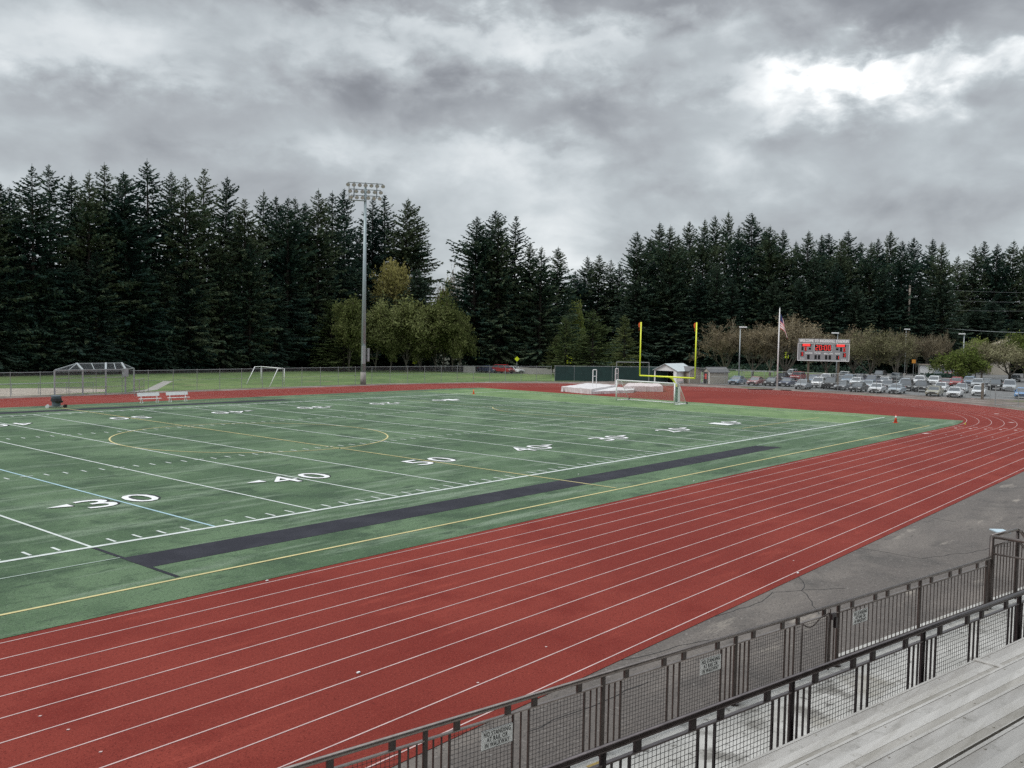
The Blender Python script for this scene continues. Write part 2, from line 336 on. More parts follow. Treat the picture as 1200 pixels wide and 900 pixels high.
for k in range(0, 21):
    x = k*5*YD; t = {6: bl, 10: yl}.get(k, wl)
    if k == 10: t.ribbon([(x,-5.4),(x,W+5.2)], .12, Z['line2'])
    else: t.ribbon([(x,.1),(x,W-.1)], .11 if k < 13 else .13, Z['line'])
wl.ribbon([(100.58+.6,0),(100.58+.6,W)], .12, Z['line']); fl.ribbon([(103.2,-4.5),(103.2,W+4)], .1, Z['line'])
for i in range(1, 100):
    if i % 5 == 0:
        for y in (16.26, W-16.26): wl.ribbon([(i*YD-.3,y),(i*YD+.3,y)], .1, Z['line2'])
        continue
    x = i*YD
    for (y0, y1) in ((.22,.86),(15.95,16.55),(W-16.55,W-15.95),(W-.86,W-.22)): wl.ribbon([(x,y0),(x,y1)], .10, Z['line'])
SY = 24.39
yl.ribbon([(-4.2,-5.38),(95.9,-5.9)], .12, Z['line']); yl.ribbon([(-4.2,W+5.2),(95.9,W+5.2)], .1, Z['line']); yl.ribbon([(95.8,-5.9),(95.8,-4.6)], .1, Z['line'])
yl.ribbon([(45.72+9.15*math.cos(t), SY+9.15*math.sin(t)) for t in np.linspace(0, 2*math.pi, 97)], .11, Z['line2'])
for (x0, y0, x1) in ((79.2, SY-20.16, 95.8),): yl.ribbon([(x0,y0),(x1,y0)], .10, Z['line2']); yl.ribbon([(x0,y0),(x0,2*SY-y0)], .05, Z['line2'])
yl.ribbon([(84.7+9.15*math.cos(t), SY+9.15*math.sin(t)) for t in np.linspace(R_(128), R_(232), 40)], .10, Z['line2'])
wl.build('yard_line', M['white_line'], turf); fl.build('restraining_line', M['faint_line'], turf); yl.build('soccer_line', M['yellow_line'], turf); bl.build('lacrosse_line', M['blue_line'], turf)
def turf_number(ch, x, y, flip):
    v, f = text_geom(ch, 1.30, 1.9)
    sgn = -1 if flip else 1
    for (z, dx, dy, m, nm) in ((Z['nshadow'], .16, .10, M['number_black'], 'number_shadow'), (Z['number'], 0, 0, M['number_white'], 'yard_number')):
        b = MB(); b.add([(x+sgn*q[0]+dx, y+sgn*q[1]+dy, z) for q in v], f); b.build(nm, m, turf)
ar = MB(); arb = MB()
for (xx, ten) in ((10,'1'),(20,'2'),(30,'3'),(40,'4'),(50,'5'),(60,'4'),(70,'3'),(80,'2'),(90,'1')):
    x = xx*YD
    for (y, fl_) in ((7.25,False),(W-7.25,True)):
        sg = -1 if fl_ else 1
        turf_number(ten, x-sg*.93, y, fl_); turf_number('0', x+sg*.93, y, fl_)
        if xx != 50:
            dr = -1 if xx < 50 else 1; ax_ = x+dr*1.85
            for (b, z, o) in ((arb, Z['nshadow'], .09), (ar, Z['number'], 0)): b.sheet([(ax_+o,y+.62*1+o*.6),(ax_+o,y+.02+o*.6),(ax_+dr*.95+o,y+.32+o*.6)][::(1 if dr < 0 else -1)], z)
ar.build('direction_arrow', M['number_white'], turf); arb.build('arrow_shadow', M['number_black'], turf)

# apron, verge, lot, infield, path
g = MB(); g.sheet([(-60,-90),(118,-90),(118,-12),(104,-18),(-60,-18)], Z['asphalt']); struct('asphalt_apron', g, M['asphalt'])
ck = MB(); cr_ = np.random.default_rng(8)
for (u0, v0, u1, v1) in ((835,722,905,695),(905,695,990,690),(990,640,1080,655),(1080,655,1190,640),(700,780,860,745),(1040,600,1120,612),(620,860,760,800),(930,670,960,720)):
    pa, pb = P(u0,v0), P(u1,v1); L_ = np.linalg.norm(pb-pa); n_ = max(4, int(L_/.35)); nn = np.array([-(pb-pa)[1],(pb-pa)[0]])/L_; w_ = np.cumsum(cr_.normal(0,.05,n_+1)); w_ -= np.linspace(0,w_[-1],n_+1)
    ck.ribbon([pa[:2]+(pb-pa)[:2]*t/n_+nn*w_[t] for t in range(n_+1)], .022, Z['asphalt']+.004)
ck.build('crack', M['dark'], bpy.data.objects['asphalt_apron'])
kq = P(1172,622.7,.02); _e = RT*[1,1,0]/np.linalg.norm(RT[:2]); g = MB(); g.box((kq[0],kq[1],.03), (.52,.62,.05), (_e,(-_e[1],_e[0],0),(0,0,1)))
o = g.build('ground_cover_plate', M['skyblue']); tag(o, 'pale rectangular plate lying on the dark asphalt beyond the stair railing', 'plate')
g = MB(); g.sheet([(100,-60),(160,-60),(161,0),(155,47),(141,58),(122,67),(100,71.5),(60,71.5),(30,71.5),(30,66),(110,66)], Z['gravel']); struct('gravel_verge', g, M['gravel'])
LOT = [P(800,449)[:2], P(850,451)[:2], P(900,454.5)[:2], P(960,457.5)[:2], P(1040,461)[:2], P(1120,466)[:2], P(1215,469)[:2], (150,-60),(330,-60),(330,60),(258,52),(212,56),(180,48)]
g = MB(); g.sheet(LOT, Z['lot']); struct('parking_lot', g, M['lot'])
g = MB(); g.sheet([(10,72.0),(52,71.8),(59.5,73.5),(61.5,78),(57,83),(45,88),(20,95)], Z['dirt']); struct('infield_dirt', g, M['dirt'])
g = MB(); g.ribbon([(62,72.0),(65.5,74.5),(70,81),(77,91)], 1.3, Z['dirt']); struct('footpath', g, M['path'])
g = MB(); g.ribbon([P(480,433)[:2],P(560,436)[:2],P(640,436.5)[:2],P(720,436)[:2]], 5., Z['dirt']+.004); struct('road', g, M['lot'])

# ------------------------------------------------------------------ grandstand frame of reference: s along the rails, a towards the pitch
AZ = R_(-11.2); DS = np.array([math.cos(AZ), math.sin(AZ), 0]); DN = np.array([-math.sin(AZ), math.cos(AZ), 0]); DZ = np.array([0,0,1.0])
def G(s, a, z): return np.array([CAM[0], CAM[1], 0]) + DS*s + DN*a + DZ*z
AX = (DS, DN, DZ)
FLOOR = 2.12
w = MB(); w.box(G(12, 6.275, FLOOR-.1), (46, 3.13, .2), AX)
w.box(G(22.6, 7.945, FLOOR-.102), (18.4, .22, .2), AX)
o = w.build('walkway', M['concrete'], bevel=.015); o['kind'] = 'structure'
tag(o, 'stained pale concrete walkway between the two railings')
ye = MB()
for s0 in (7.55,): ye.box(G(s0, 7.60, FLOOR+.003), (.26, .07, .006), AX)
ye.build('edge_paint', M['walkyellow'], o)
pier = MB()
for k in range(9): pier.box(G(-6+k*4.9, 6.4, FLOOR/2-.1), (.4, 2.6, FLOOR-.2), AX)
pier.build('pier', M['concrete'], o)

def railing(name, label, a, ztop, zfloor, s0, n0, n1, L, rail_m, post_m, pickets=(), rr=.030, top_m=None):
    root = thing(name, label, 'railing', G(s0, a, zfloor))
    zh = ztop-rr; zs = ztop-.165; zb = zfloor+.10
    b = MB(); b.cyl(G(s0+n0*L-.1, a-.012, zh), G(s0+n1*L+.1, a-.012, zh), rr, n=14); b.build('handrail', top_m, root, smooth=True)
    b = MB(); b.box(G(s0+(n0+n1)*L/2, a, zs), ((n1-n0)*L, .04, .016), AX); b.build('top_rail', top_m, root)
    b = MB(); b.box(G(s0+(n0+n1)*L/2, a, zb), ((n1-n0)*L, .04, .02), AX); b.build('bottom_rail', post_m, root)
    for i in range(n0, n1+1):
        s = s0+i*L
        b = MB(); b.cyl(G(s, a, zfloor-.02), G(s, a, ztop-.03), .030, n=12); b.cyl(G(s,a,zfloor),G(s,a,zfloor+.02),.07,n=10); b.build('post', post_m, root)
        if i == n1: continue
        for f_ in (.155,.425,.575,.845):
            b = MB(); b.box(G(s+f_*L, a, (zs+zh)/2), (.07, .034, zh-zs-.02), AX); b.build('bracket', post_m, root)
        if i in pickets:
            b = MB(); n = 20
            for k in range(1, n): b.box(G(s+k*L/n, a, (zs+zb)/2), (.012, .012, zs-zb), AX)
            for z_ in (zs-.02, zb+.02): b.box(G(s+L/2, a+.001, z_), (L*.97, .016, .014), AX)
            b.build('picket_infill', post_m, root); continue
        for f_, wd in ((.04,.011),(.08,.011),(.12,.022),(.455,.022),(.5,.011),(.545,.022),(.88,.022),(.92,.011),(.96,.011)):
            b = MB(); b.box(G(s+f_*L, a, (zs+zb)/2), (wd, .022, zs-zb-.02), AX); b.build('baluster', post_m, root)
        for (fa, fb) in ((.125,.450),(.550,.875)):
            b = MB(); n = 16; wd = (fb-fa)*L; nz = max(6, round((zs-zb)/(wd/n)))
            for k in range(1, n): b.box(G(s+fa*L+k*wd/n, a, (zs+zb)/2), (.0036, .0036, zs-zb-.02), AX)
            for k in range(1, nz): b.box(G(s+(fa+fb)/2*L, a+.003, zb+k*(zs-zb)/nz), (wd, .0036, .0036), AX)
            b.build('mesh_panel', M['wire'], root)
    return root
front_rail = railing('railing', 'brown steel railing along the outer walkway edge, with white warning signs on it', 7.75, 3.153, FLOOR, 5.2, -3, 5, 2.585, M['rail'], M['rail'], pickets=(3,4), top_m=M['rail_top'])
near_rail = railing('railing', 'darker steel railing right in front of the grey bleacher planks', 5.10, 3.93, FLOOR+.77, 5.14, -2, 6, 2.605, M['rail_dark'], M['rail_dark'], rr=.032, top_m=M['rail_top_dark'])
kb = MB(); kb.box(G(12, 5.0, FLOOR+.375), (44, .34, .75), AX); o = kb.build('kerb_wall', M['concrete'], bevel=.01)
tag(o, 'low concrete kerb under the dark railing in front of the bleachers', 'kerb')

# small gate leaf with a wavy top in the front railing
gt = thing('rail_gate', 'small gate leaf with dipped top bar, in the outer railing between mesh and picket bays', 'gate', G(11.84,7.66,FLOOR))
b = MB(); sA, sB = 11.84, 12.57
b.cyl(G(sA,7.66,FLOOR+.05), G(sA,7.66,FLOOR+.9), .010); b.cyl(G(sB,7.66,FLOOR+.05), G(sB,7.66,FLOOR+1.0), .02)
b.tube([G(sA+(sB-sA)*t, 7.66, FLOOR+.9 - .09*math.sin(math.pi*min(1,t*1.6))*(t<.62) + .04*max(0,(t-.6)/.4)) for t in np.linspace(0,1,12)], .010); b.build('gate_frame', M['rail'], gt, smooth=True)
b = MB(); b.box(G(sB+.06,7.64,FLOOR+.88), (.12,.05,.09), AX); b.box(G(sB+.1,7.62,FLOOR+.78), (.05,.05,.16), AX); b.build('latch', M['rail_dark'], gt)

# stair railing at the end of the walkway
sr = thing('stair_railing', 'taller brown railing with pickets at the walkway end, above the stairs', 'railing', G(18.3,7.75,FLOOR))
zt = 3.54
b = MB(); b.cyl(G(18.3,7.75,FLOOR), G(18.3,7.75,zt), .045, n=12); b.build('post', M['rail'], sr, smooth=True)
b = MB(); b.cyl(G(19.46,7.75,FLOOR), G(19.46,7.75,zt), .034, n=12); b.build('post', M['rail'], sr, smooth=True)
b = MB(); b.cyl(G(18.45,6.2,FLOOR), G(18.45,6.2,zt-.02), .04, n=12); b.build('post', M['rail'], sr, smooth=True)
b = MB(); b.tube([G(18.3,7.75,zt), G(19.4,7.75,zt), G(19.6,7.75,zt-.06), G(21.3,7.75,zt-1.2)], .032, 10); b.build('handrail', M['rail_top'], sr, smooth=True)
b = MB(); b.tube([G(18.3,7.75,zt-.01), G(18.45,5.2,zt-.01)], .034, 10); b.build('cross_rail', M['rail_top'], sr, smooth=True)
b = MB(); b.tube([G(18.3,7.75,zt-.34), G(18.45,5.2,zt-.34)], .02, 8); b.build('lower_cross_rail', M['rail_top'], sr, smooth=True)
b = MB(); b.tube([G(18.3,7.75,zt-.2), G(19.46,7.75,zt-.2), G(21.3,7.75,zt-1.42)], .02, 8); b.build('top_rail', M['rail_top'], sr, smooth=True)
b = MB()
for k in range(1, 22):
    s = 18.3+k*.14; z1 = zt-.2 if s < 19.46 else zt-.2-(s-19.46)*.66
    b.box(G(s,7.75,(FLOOR+.1+z1)/2), (.016,.016,max(.1,z1-FLOOR-.1)), AX)
b.tube([G(18.3,7.752,FLOOR+.12), G(21.3,7.752,FLOOR+.12)], .012, 6); b.tube([G(18.3,7.752,zt-.22), G(19.46,7.752,zt-.22), G(21.3,7.752,zt-1.43)], .012, 6)
b.build('picket_infill', M['rail'], sr)

# warning signs
def warn_sign(s, a, z, label):
    t = thing('warning_sign', label, 'sign', G(s,a,z), 'warning signs on the outer railing')
    wd, ht = .43, .215
    b = MB(); b.box(G(s,a-.02,z), (wd,.006,ht), AX); b.build('plate', M['sign_white'], t)
    e = MB()
    for (c, sz) in (((0,ht/2-.003),(wd,.003)),((0,-ht/2+.003),(wd,.003))):
        e.box(G(s+c[0],a-.0245,z+c[1]), (sz[0],.002,sz[1]), AX)
    for i, (tx, tw) in enumerate((('NO STANDING',.375),('AT RAIL OR',.29),('IN WALKWAY',.34))):
        v, f = text_geom(tx, tw, .052, .004, .004)
        e.add([G(s+q[0], a-.0245-q[2]*.3, z+.062-.062*i+q[1]) for q in v], f)
    e.build('lettering', M['sign_black'], t)
sN = [(.655,0,'white warning sign on the mesh bay nearest the lower left end of the railing'),(.72,1,'white warning sign on the mesh of the middle bay, beside a post'),(.5,3,'white warning sign on the picket bay, farthest to the right')]
warn_sign(6.115, 7.72, 2.80, sN[0][2]); warn_sign(9.77, 7.72, 2.83, sN[1][2]); warn_sign(13.49, 7.70, 2.835, sN[2][2])

# bleachers
bl_ = thing('bleachers', 'grey weathered bleacher planks stepping down to the dark railing', 'bleachers', G(10,2.5,0))
for i in range(0, 7):
    a0, z0 = 4.86-.69*i, 3.44+.32*i; joints = [-6, 21.5]
    if i == 0: joints = [-6, 11.1, 21.5]
    if i == 2: joints = [-6, 6.2, 21.5]
    for (sa, sb) in zip(joints[:-1], joints[1:]):
        if sb < 21: sb -= .012
        L_ = sb-sa; sm = (sa+sb)/2
        b = MB()
        for (w0, w1, dz, hh_, mi_) in ((0,.030,.002,.05,0),(.030,.150,-.002,.02,2),(.150,.250,0,.02,0),(.250,.332,-.002,.02,1),(.332,.342,.001,.05,0)):
            b.box(G(sm, a0-(w0+w1)/2, z0+dz-hh_/2), (L_, w1-w0, hh_), AX, mi_)
        for k in range(int(L_/1.22)):
            for w_ in (.055, .29): q_ = G(sa+.3+1.22*k, a0-w_, z0-.003); b.cyl(q_, q_+[0,0,.007], .011, n=8, m=1)
        b.build('seat', [M['plank'], M['plank_worn'], M['plank_mid']], bl_)
    if i == 0:
        b = MB(); b.box(G(11.16, a0-.165, z0+.007), (.09, .335, .012), AX); b.build('end_cap', M['plank'], bl_, bevel=.003)
    b = MB(); b.box(G(7.75, a0-.575, z0-.14), (27.5, .22, .04), AX); b.build('footboard', M['plank_worn'], bl_, bevel=.004)
b = MB()
for k in range(12):
    s = -5+k*2.4
    b.bar(G(s,4.7,3.05), G(s,.4,5.05), .06, .12); b.bar(G(s,4.5,0), G(s,4.5,3.05), .08, .08); b.bar(G(s,1.2,0), G(s,1.2,4.6), .08, .08)
b.build('frame', M['galv_dark'], bl_)

# covered stand over and behind the photographer: it shades the benches and the near track
gs = thing('grandstand', 'covered grandstand with a flat roof over the upper benches', 'grandstand', G(12,-10,0))
b = MB(); b.box(G(12,-5.0,13.2), (64,17,.35), AX); b.box(G(12,3.55,13.0), (64,.12,.8), AX); b.build('roof', M['galv_dark'], gs)
b = MB(); b.box(G(12,-13.3,6.5), (64,.3,13), AX); b.build('back_wall', M['beige'], gs)
for k in range(9):
    b = MB(); b.box(G(-18+k*7.5+3,-9.0,6.5), (.4,.4,13), AX); b.build('column', M['galv_dark'], gs)
# ------------------------------------------------------------------ chain link fences
def uvplane(name, quad, mat_, parent):                   # quad corners in order, uv in metres
    off = wloc(parent) if parent is not None else np.zeros(3)
    q = [np.array(c, float) for c in quad]
    me = mesh_from(name, [c-off for c in q], [tuple(range(len(q)))], [mat_])
    uvl = me.uv_layers.new(name='UVMap'); e1 = q[1]-q[0]; e1 /= np.linalg.norm(e1); nn = np.cross(q[1]-q[0], q[-1]-q[0]); nn /= np.linalg.norm(nn); e2 = np.cross(nn, e1)
    for li, l in enumerate(me.loops): d = q[l.vertex_index]-q[0]; uvl.data[li].uv = (float(d@e1)+50, float(d@e2)+50)
    return link(name, me, parent)
def fence(label, pts, h, spacing, mesh_m, post_m=None, mid=True, rpost=.035, screen=None, name='chain_link_fence', cat='fence', z0=0):
    post_m = post_m or M['galv_dark']
    pts = [np.array([q[0], q[1], z0]) for q in pts]
    root = thing(name, label, cat, pts[0])
    tr = MB()
    for a, b in zip(pts[:-1], pts[1:]):
        L = np.linalg.norm(b-a); n = max(1, round(L/spacing))
        hz = np.array([0,0,h])
        uvplane('wire_mesh', [a+[0,0,.03], b+[0,0,.03], b+hz, a+hz], mesh_m, root)
        if screen:
            d = (b-a)/L; nrm = np.array([d[1],-d[0],0])*.03
            s_ = MB(); k = max(2, int(L/1.5)); vs = []
            for i in range(k+1):
                q = a+d*L*i/k+nrm*(1+.6*math.sin(i*1.7))
                vs += [q+[0,0,.12+.03*math.sin(i)], q+[0,0,h-.08+.03*math.sin(i*2.3)]]
            s_.add(vs, [(2*i,2*i+2,2*i+3,2*i+1) for i in range(k)]); s_.build('windscreen', screen, root)
        tr.cyl(a+hz, b+hz, .03, n=6)
        if mid: tr.cyl(a+hz*.52, b+hz*.52, .017, n=6)
        for i in range(n + (1 if b is pts[-1] else 0)):
            q = a+(b-a)*i/n
            p_ = MB(); p_.cyl(q, q+hz*1.02, rpost, n=8); p_.cyl(q+hz*1.02, q+hz*1.02+[0,0,.04], rpost*1.2, .01, n=8); p_.build('post', post_m, root)
    tr.build('rail', post_m, root)
    return root
fence('tall chain link fence behind the far straight of the track, left of the green windscreen', [(30,70.6),(60,70.9),(98,71.6),(114,69.6),(130.2,63.3)], 2.5, 3.1, M['link'])
gp0, gp1 = P(650,447.2), P(782,448)
fence('dark green windscreen fence beyond the jumping mats', [gp0[:2], gp1[:2]], 2.62, 3.2, M['link'], post_m=M['galv'], screen=M['screen'], name='windscreen_fence')
fp = [P(u, v)[:2] for (u, v) in ((808,450),(849,452),(895,455),(960,458.3),(1050,463),(1160,470))]
fence('chain link fence in front of the parked cars', fp, 2.75, 3.1, M['link'])
# diagonal braced inner frames of the fence by the lamp
br = thing('brace_frame', 'grey pipe frame with diagonal braces behind the fence by the left car park lamp', 'frame', P(868,450))
b = MB()
for (u, v) in ((868,450),(880,450.5),(906,452)):
    q = P(u,v); b.cyl(q, q+[0,0,2.4], .04, n=6); b.cyl(q+[0,0,2.3], P(u+7,v)+[0,0,.3], .03, n=6)
b.cyl(P(862,450)+[0,0,2.3], P(906,452)+[0,0,2.3], .03, n=6); b.build('pipe_frame', M['galv'], br)
# swing gate at far right
sg = thing('swing_gate', 'grey pipe and wire gate at the edge of the track by the blue car', 'gate', P(1166,475))
ga, gb = P(1166,475), P(1216,479); hh = np.array([0,0,2.35])
b = MB(); b.cyl(ga, ga+hh*1.03, .055, n=8); b.build('post', M['galv_dark'], sg)
b = MB(); b.cyl(ga+(gb-ga)*.55, ga+(gb-ga)*.55+hh*.95, .04, n=8); b.build('post', M['galv_dark'], sg)
b = MB()
for t in (.05,.5,.97): b.cyl(ga+hh*t, gb+hh*t, .032, n=8)
b.build('gate_rail', M['galv_dark'], sg)
uvplane('wire_mesh', [ga+[0,0,.1], gb+[0,0,.1], gb+hh*.97, ga+hh*.97], M['link'], sg)
for (u, v, h_, lab) in ((1151,468,2.2,'brown wooden post by the white sedans near the right edge'),):
    q = P(u,v); b = MB(); b.box(q+[0,0,h_/2], (.32,.32,h_)); b.box(q+[0,0,h_+.02], (.26,.26,.05)); o = b.build('wooden_post', M['post_brown']); tag(o, lab, 'post')
# low ball field fence
fence('low chain link fence in front of the dirt infield', [(30,73.4),(51.8,73.2),(57.5,72.6)], 1.2, 2.6, M['link'], post_m=M['galv'], mid=False, rpost=.03)

# backstop
A0, B0, C0, D0, E0 = P(64,464.5), P(97,463.5), P(124,462.5), P(147,461.5), P(157,459.5)
base = [A0, B0, C0, D0]
bs = thing('backstop', 'grey steel ball field backstop with a sloping wire canopy', 'backstop', A0)
zc = 2.75
topz = lambda q: np.array([q[0], q[1], zc])
ridge = [D(90,426,depth(B0)+2.2), D(124,425.6,depth(C0)+2.2), D(142.5,425.3,depth(D0)+2.2)]
for q in base + [E0]:
    b = MB(); b.box((q[0],q[1],zc/2), (.13,.13,zc)); b.build('post', M['galv'], bs)
b = MB()
low = [topz(q) for q in base] + [topz(E0)]
for p_, q_ in zip(low[:-1], low[1:]): b.bar(p_, q_, .12, .12)
for p_, q_ in zip(ridge[:-1], ridge[1:]): b.bar(p_, q_, .10, .10)
b.bar(low[0], ridge[0], .10, .10); b.bar(low[1], ridge[0], .2, .16); b.bar(low[2], ridge[1], .2, .16); b.bar(low[3], ridge[2], .2, .16); b.bar(low[4], ridge[2], .1, .1)
for t, (i, j) in ((.5,(0,1)),(.5,(1,2)),(.5,(2,3))):
    pl = low[i]*(1-t)+low[j]*t; pr = (ridge[0] if i == 0 else ridge[i-1])*(1-t)+ridge[min(j-1,2)]*t; b.bar(pl, pr, .07, .07)
for hgt in (.9, 1.9):
    for p_, q_ in zip(base[:-1], base[1:]): b.bar(p_+[0,0,hgt], q_+[0,0,hgt], .06, .06)
b.build('canopy_frame', M['galv'], bs)
uvplane('canopy_mesh', [low[0], low[1], ridge[0]], M['linkfine'], bs); uvplane('canopy_mesh', [low[1], low[2], ridge[1], ridge[0]], M['linkfine'], bs)
uvplane('canopy_mesh', [low[2], low[3], ridge[2], ridge[1]], M['linkfine'], bs); uvplane('canopy_mesh', [low[3], low[4], ridge[2]], M['linkfine'], bs)
for p_, q_ in zip(base[:-1], base[1:]): uvplane('wall_mesh', [p_+[0,0,.05], q_+[0,0,.05], topz(q_), topz(p_)], M['link'], bs)
uvplane('wall_mesh', [D0, E0, topz(E0), topz(D0)], M['linkfine'], bs)
b = MB(); q = low[3]; b.box(q+[0,0,-.35], (.5,.4,.9)); b.build('junction_box', M['galv'], bs)
gl = thing('field_gate', 'pair of grey wire gate leaves standing open beside the backstop', 'gate', P(158,463.5))
for (ua, va, ub, vb) in ((157.5,464,163,463.2),(163.2,463.5,168.8,461)):
    p_, q_ = P(ua,va), P(ub,vb); hz = np.array([0,0,1.75])
    lf = MB(); lf.tube([p_, p_+hz, q_+hz, q_, p_+[0,0,.05]], .03, 6); lf.cyl(p_+hz*.5, q_+hz*.5, .02, n=6); lo_ = lf.build('gate_leaf', M['galv'], gl)
    uvplane('wire_mesh', [p_, q_, q_+hz, p_+hz], M['linkfine'], gl)

# ------------------------------------------------------------------ benches, bin, cones
def bench(u0, u1, v, label):
    p_, q_ = P(u0, v, 0), P(u1, v-.9, 0); y = 55.35; x0, x1 = p_[0], q_[0]
    t = thing('team_bench', label, 'bench', ((x0+x1)/2, y, 0), 'white team benches')
    xm, L = (x0+x1)/2, x1-x0
    b = MB(); b.box((xm, y-.14, .46), (L,.28,.05)); b.build('seat', M['white'], t, bevel=.01)
    b = MB(); b.box((xm, y+.2, .86), (L,.05,.34), ((1,0,0),(0,.98,-.17),(0,.17,.98))); b.build('backrest', M['white'], t, bevel=.01)
    for s_ in (-1,1):
        x = xm+s_*L*.36; b = MB(); b.bar((x,y-.26,0),(x,y-.1,.44),.05,.05); b.bar((x,y+.3,0),(x,y+.02,.44),.05,.05); b.bar((x,y-.28,.03),(x,y+.32,.03),.05,.05); b.bar((x,y+.02,.44),(x,y+.22,1.02),.04,.04); b.build('leg', M['white'], t)
bench(158, 185.5, 472.6, 'white slatted bench on the far touchline, the left one, beside the gate leaves')
bench(190.5, 217.5, 471, 'white slatted bench on the far touchline, the right one')
q = P(66,478.2); t = thing('wheeled_bin', 'grey bin with black bag on a little wheeled cart on the far sideline', 'bin', q)
b = MB(); b.cyl(q+[0,0,.22], q+[0,0,1.05], .36, .42, 14); b.cyl(q+[0,0,1.05], q+[0,0,1.14], .46, .44, 14); b.build('barrel', M['bin'], t, smooth=False)
b = MB(); b.cyl(q+[0,0,.62], q+[0,0,.9], .48, .44, 14); b.cyl(q+[.1,-.2,.5], q+[.1,-.2,.66], .34, .42, 9); b.build('bag', M['bag'], t)
b = MB(); b.box(q+[0,0,.15], (1.5,.5,.06), ((.88,-.47,0),(.47,.88,0),(0,0,1))); b.build('cart', M['galv_dark'], t)
ex = np.array([.88,-.47,0]); ey = np.array([.47,.88,0])
for sx, m_ in ((-1,'white'),(1,'tyre')):
    for sy in (-1,1):
        c = q+ex*.72*sx+ey*.22*sy+[0,0,.16]; b = MB(); b.cyl(c-ey*.05, c+ey*.05, .16, n=12); b.build('wheel', M[m_], t)
def cone(u, v, h, m_, label, band=False):
    q = P(u, v); t = thing('traffic_cone', label, 'cone', q)
    b = MB(); b.box(q+[0,0,.03], (h*.55,h*.55,.05)); b.build('base', m_, t)
    b = MB(); b.cyl(q+[0,0,.05], q+[0,0,h], h*.2, h*.04, 14); b.build('body', m_, t, smooth=True)
    if band: b = MB(); b.cyl(q+[0,0,h*.62], q+[0,0,h*.84], h*.105, h*.075, 14); b.build('band', M['white'], t, smooth=True)
cone(1049.5, 495.8, .78, M['conered'], 'red cone with a white band near the right end of the near sideline', True)
cone(555, 462, .62, M['orange'], 'small plain orange cone at the far left corner of the end zone')
cone(1131,497.5, .2, M['signyellow'], 'tiny yellow marker cone at the tip of the green turf')

# ------------------------------------------------------------------ goals
gp = thing('football_goalpost', 'bright yellow football goalpost with a gooseneck base', 'goalpost', (102.2,SY-.9,0))
XG = 100.6; yc = 24.0; hw = 3.62
b = MB(); b.cyl((XG,yc-hw,3.05),(XG,yc+hw,3.05),.085,n=12); b.build('crossbar', M['yellow'], gp, smooth=True)
for sy in (-1,1):
    b = MB(); b.cyl((XG,yc+sy*hw,3.0),(XG,yc+sy*hw,9.3),.075,n=12); o = b.build('upright', M['yellow'], gp, smooth=True)
    r_ = MB(); vs = []; 
    for i in range(6): vs += [(XG-.05,yc+sy*hw+.08+.05*i*.6,9.25-.19*i), (XG-.1-.04*math.sin(i),yc+sy*hw+.22+.06*math.sin(i*1.3),9.22-.2*i)]
    r_.add([tuple(np.array(q)) for q in vs], [(2*i,2*i+2,2*i+3,2*i+1) for i in range(5)]); r_.build('ribbon', M['orange'], o)
xb, yb = 102.3, yc-.5
b = MB(); b.tube([(xb,yb,0),(xb,yb,1.5)]+[(XG+ (xb-XG)*math.cos(t)**.7 if t < 1.5 else XG, yb+(yc-yb)*math.sin(t), 1.5+1.55*math.sin(t)) for t in np.linspace(.15,1.57,9)], .10, 12); b.build('gooseneck', M['yellow'], gp, smooth=True)
b = MB(); b.box((xb,yb,.98), (.42,.42,1.9)); b.build('pad', M['padgreen'], gp, bevel=.05)
b = MB(); b.box((xb-.02,yb-.22,1.0), (.44,.05,1.8)); b.build('pad_stripe', M['white'], gp)

def soccer_goal(name, label, p, q, back, h=2.44, back_top=.9):
    """p,q mouth corners on the ground; back = depth vector"""
    p, q, back = [np.array(k, float) for k in (p, q, back)]; p[2] = q[2] = 0
    t = thing(name, label, 'goal', (p+q)/2); hz = np.array([0,0,h]); r_ = .075
    for c in (p, q):
        b = MB(); b.cyl(c, c+hz, r_, n=10); b.build('goal_post', M['white'], t, smooth=True)
    b = MB(); b.cyl(p+hz, q+hz, r_, n=10); b.build('crossbar', M['white'], t, smooth=True)
    b = MB()
    for c in (p, q):
        b.cyl(c+[0,0,.06], c+back+[0,0,.06], .05, n=8); b.cyl(c+hz, c+hz+back*back_top*.35, .03, n=8); b.cyl(c+hz+back*back_top*.35, c+back+[0,0,.06], .03, n=8)
    b.cyl(p+back+[0,0,.06], q+back+[0,0,.06], .05, n=8); b.build('base_frame', M['white'], t, smooth=True)
    for c in (p, q):
        cc = c+back*1.02+[0,0,.13]; d = (q-p)/np.linalg.norm(q-p); b = MB(); b.cyl(cc-d*.06, cc+d*.06, .13, n=12); b.build('wheel', M['tyre'], t)
    k = back*back_top*.35
    uvplane('net', [p+hz+k, q+hz+k, q+back+[0,0,.08], p+back+[0,0,.08]], M['net'], t)
    uvplane('net', [p+hz, q+hz, q+hz+k, p+hz+k], M['net'], t)
    for c in (p, q): uvplane('net', [c+[0,0,.08], c+back+[0,0,.08], c+hz+k, c+hz], M['net'], t)
    return t
soccer_goal('soccer_goal', 'white netted soccer goal on wheels in front of the yellow goalpost', P(722,469.6), P(790,475), (2.6,-.1,0))
g1, g2 = P(306,449), P(333,452.2)
dg = (g2-g1)/np.linalg.norm(g2-g1); nb_ = P(289,450)-g1
t = thing('soccer_goal', 'bare white soccer goal without a net on the grass behind the far fence', 'goal', (g1+g2)/2)
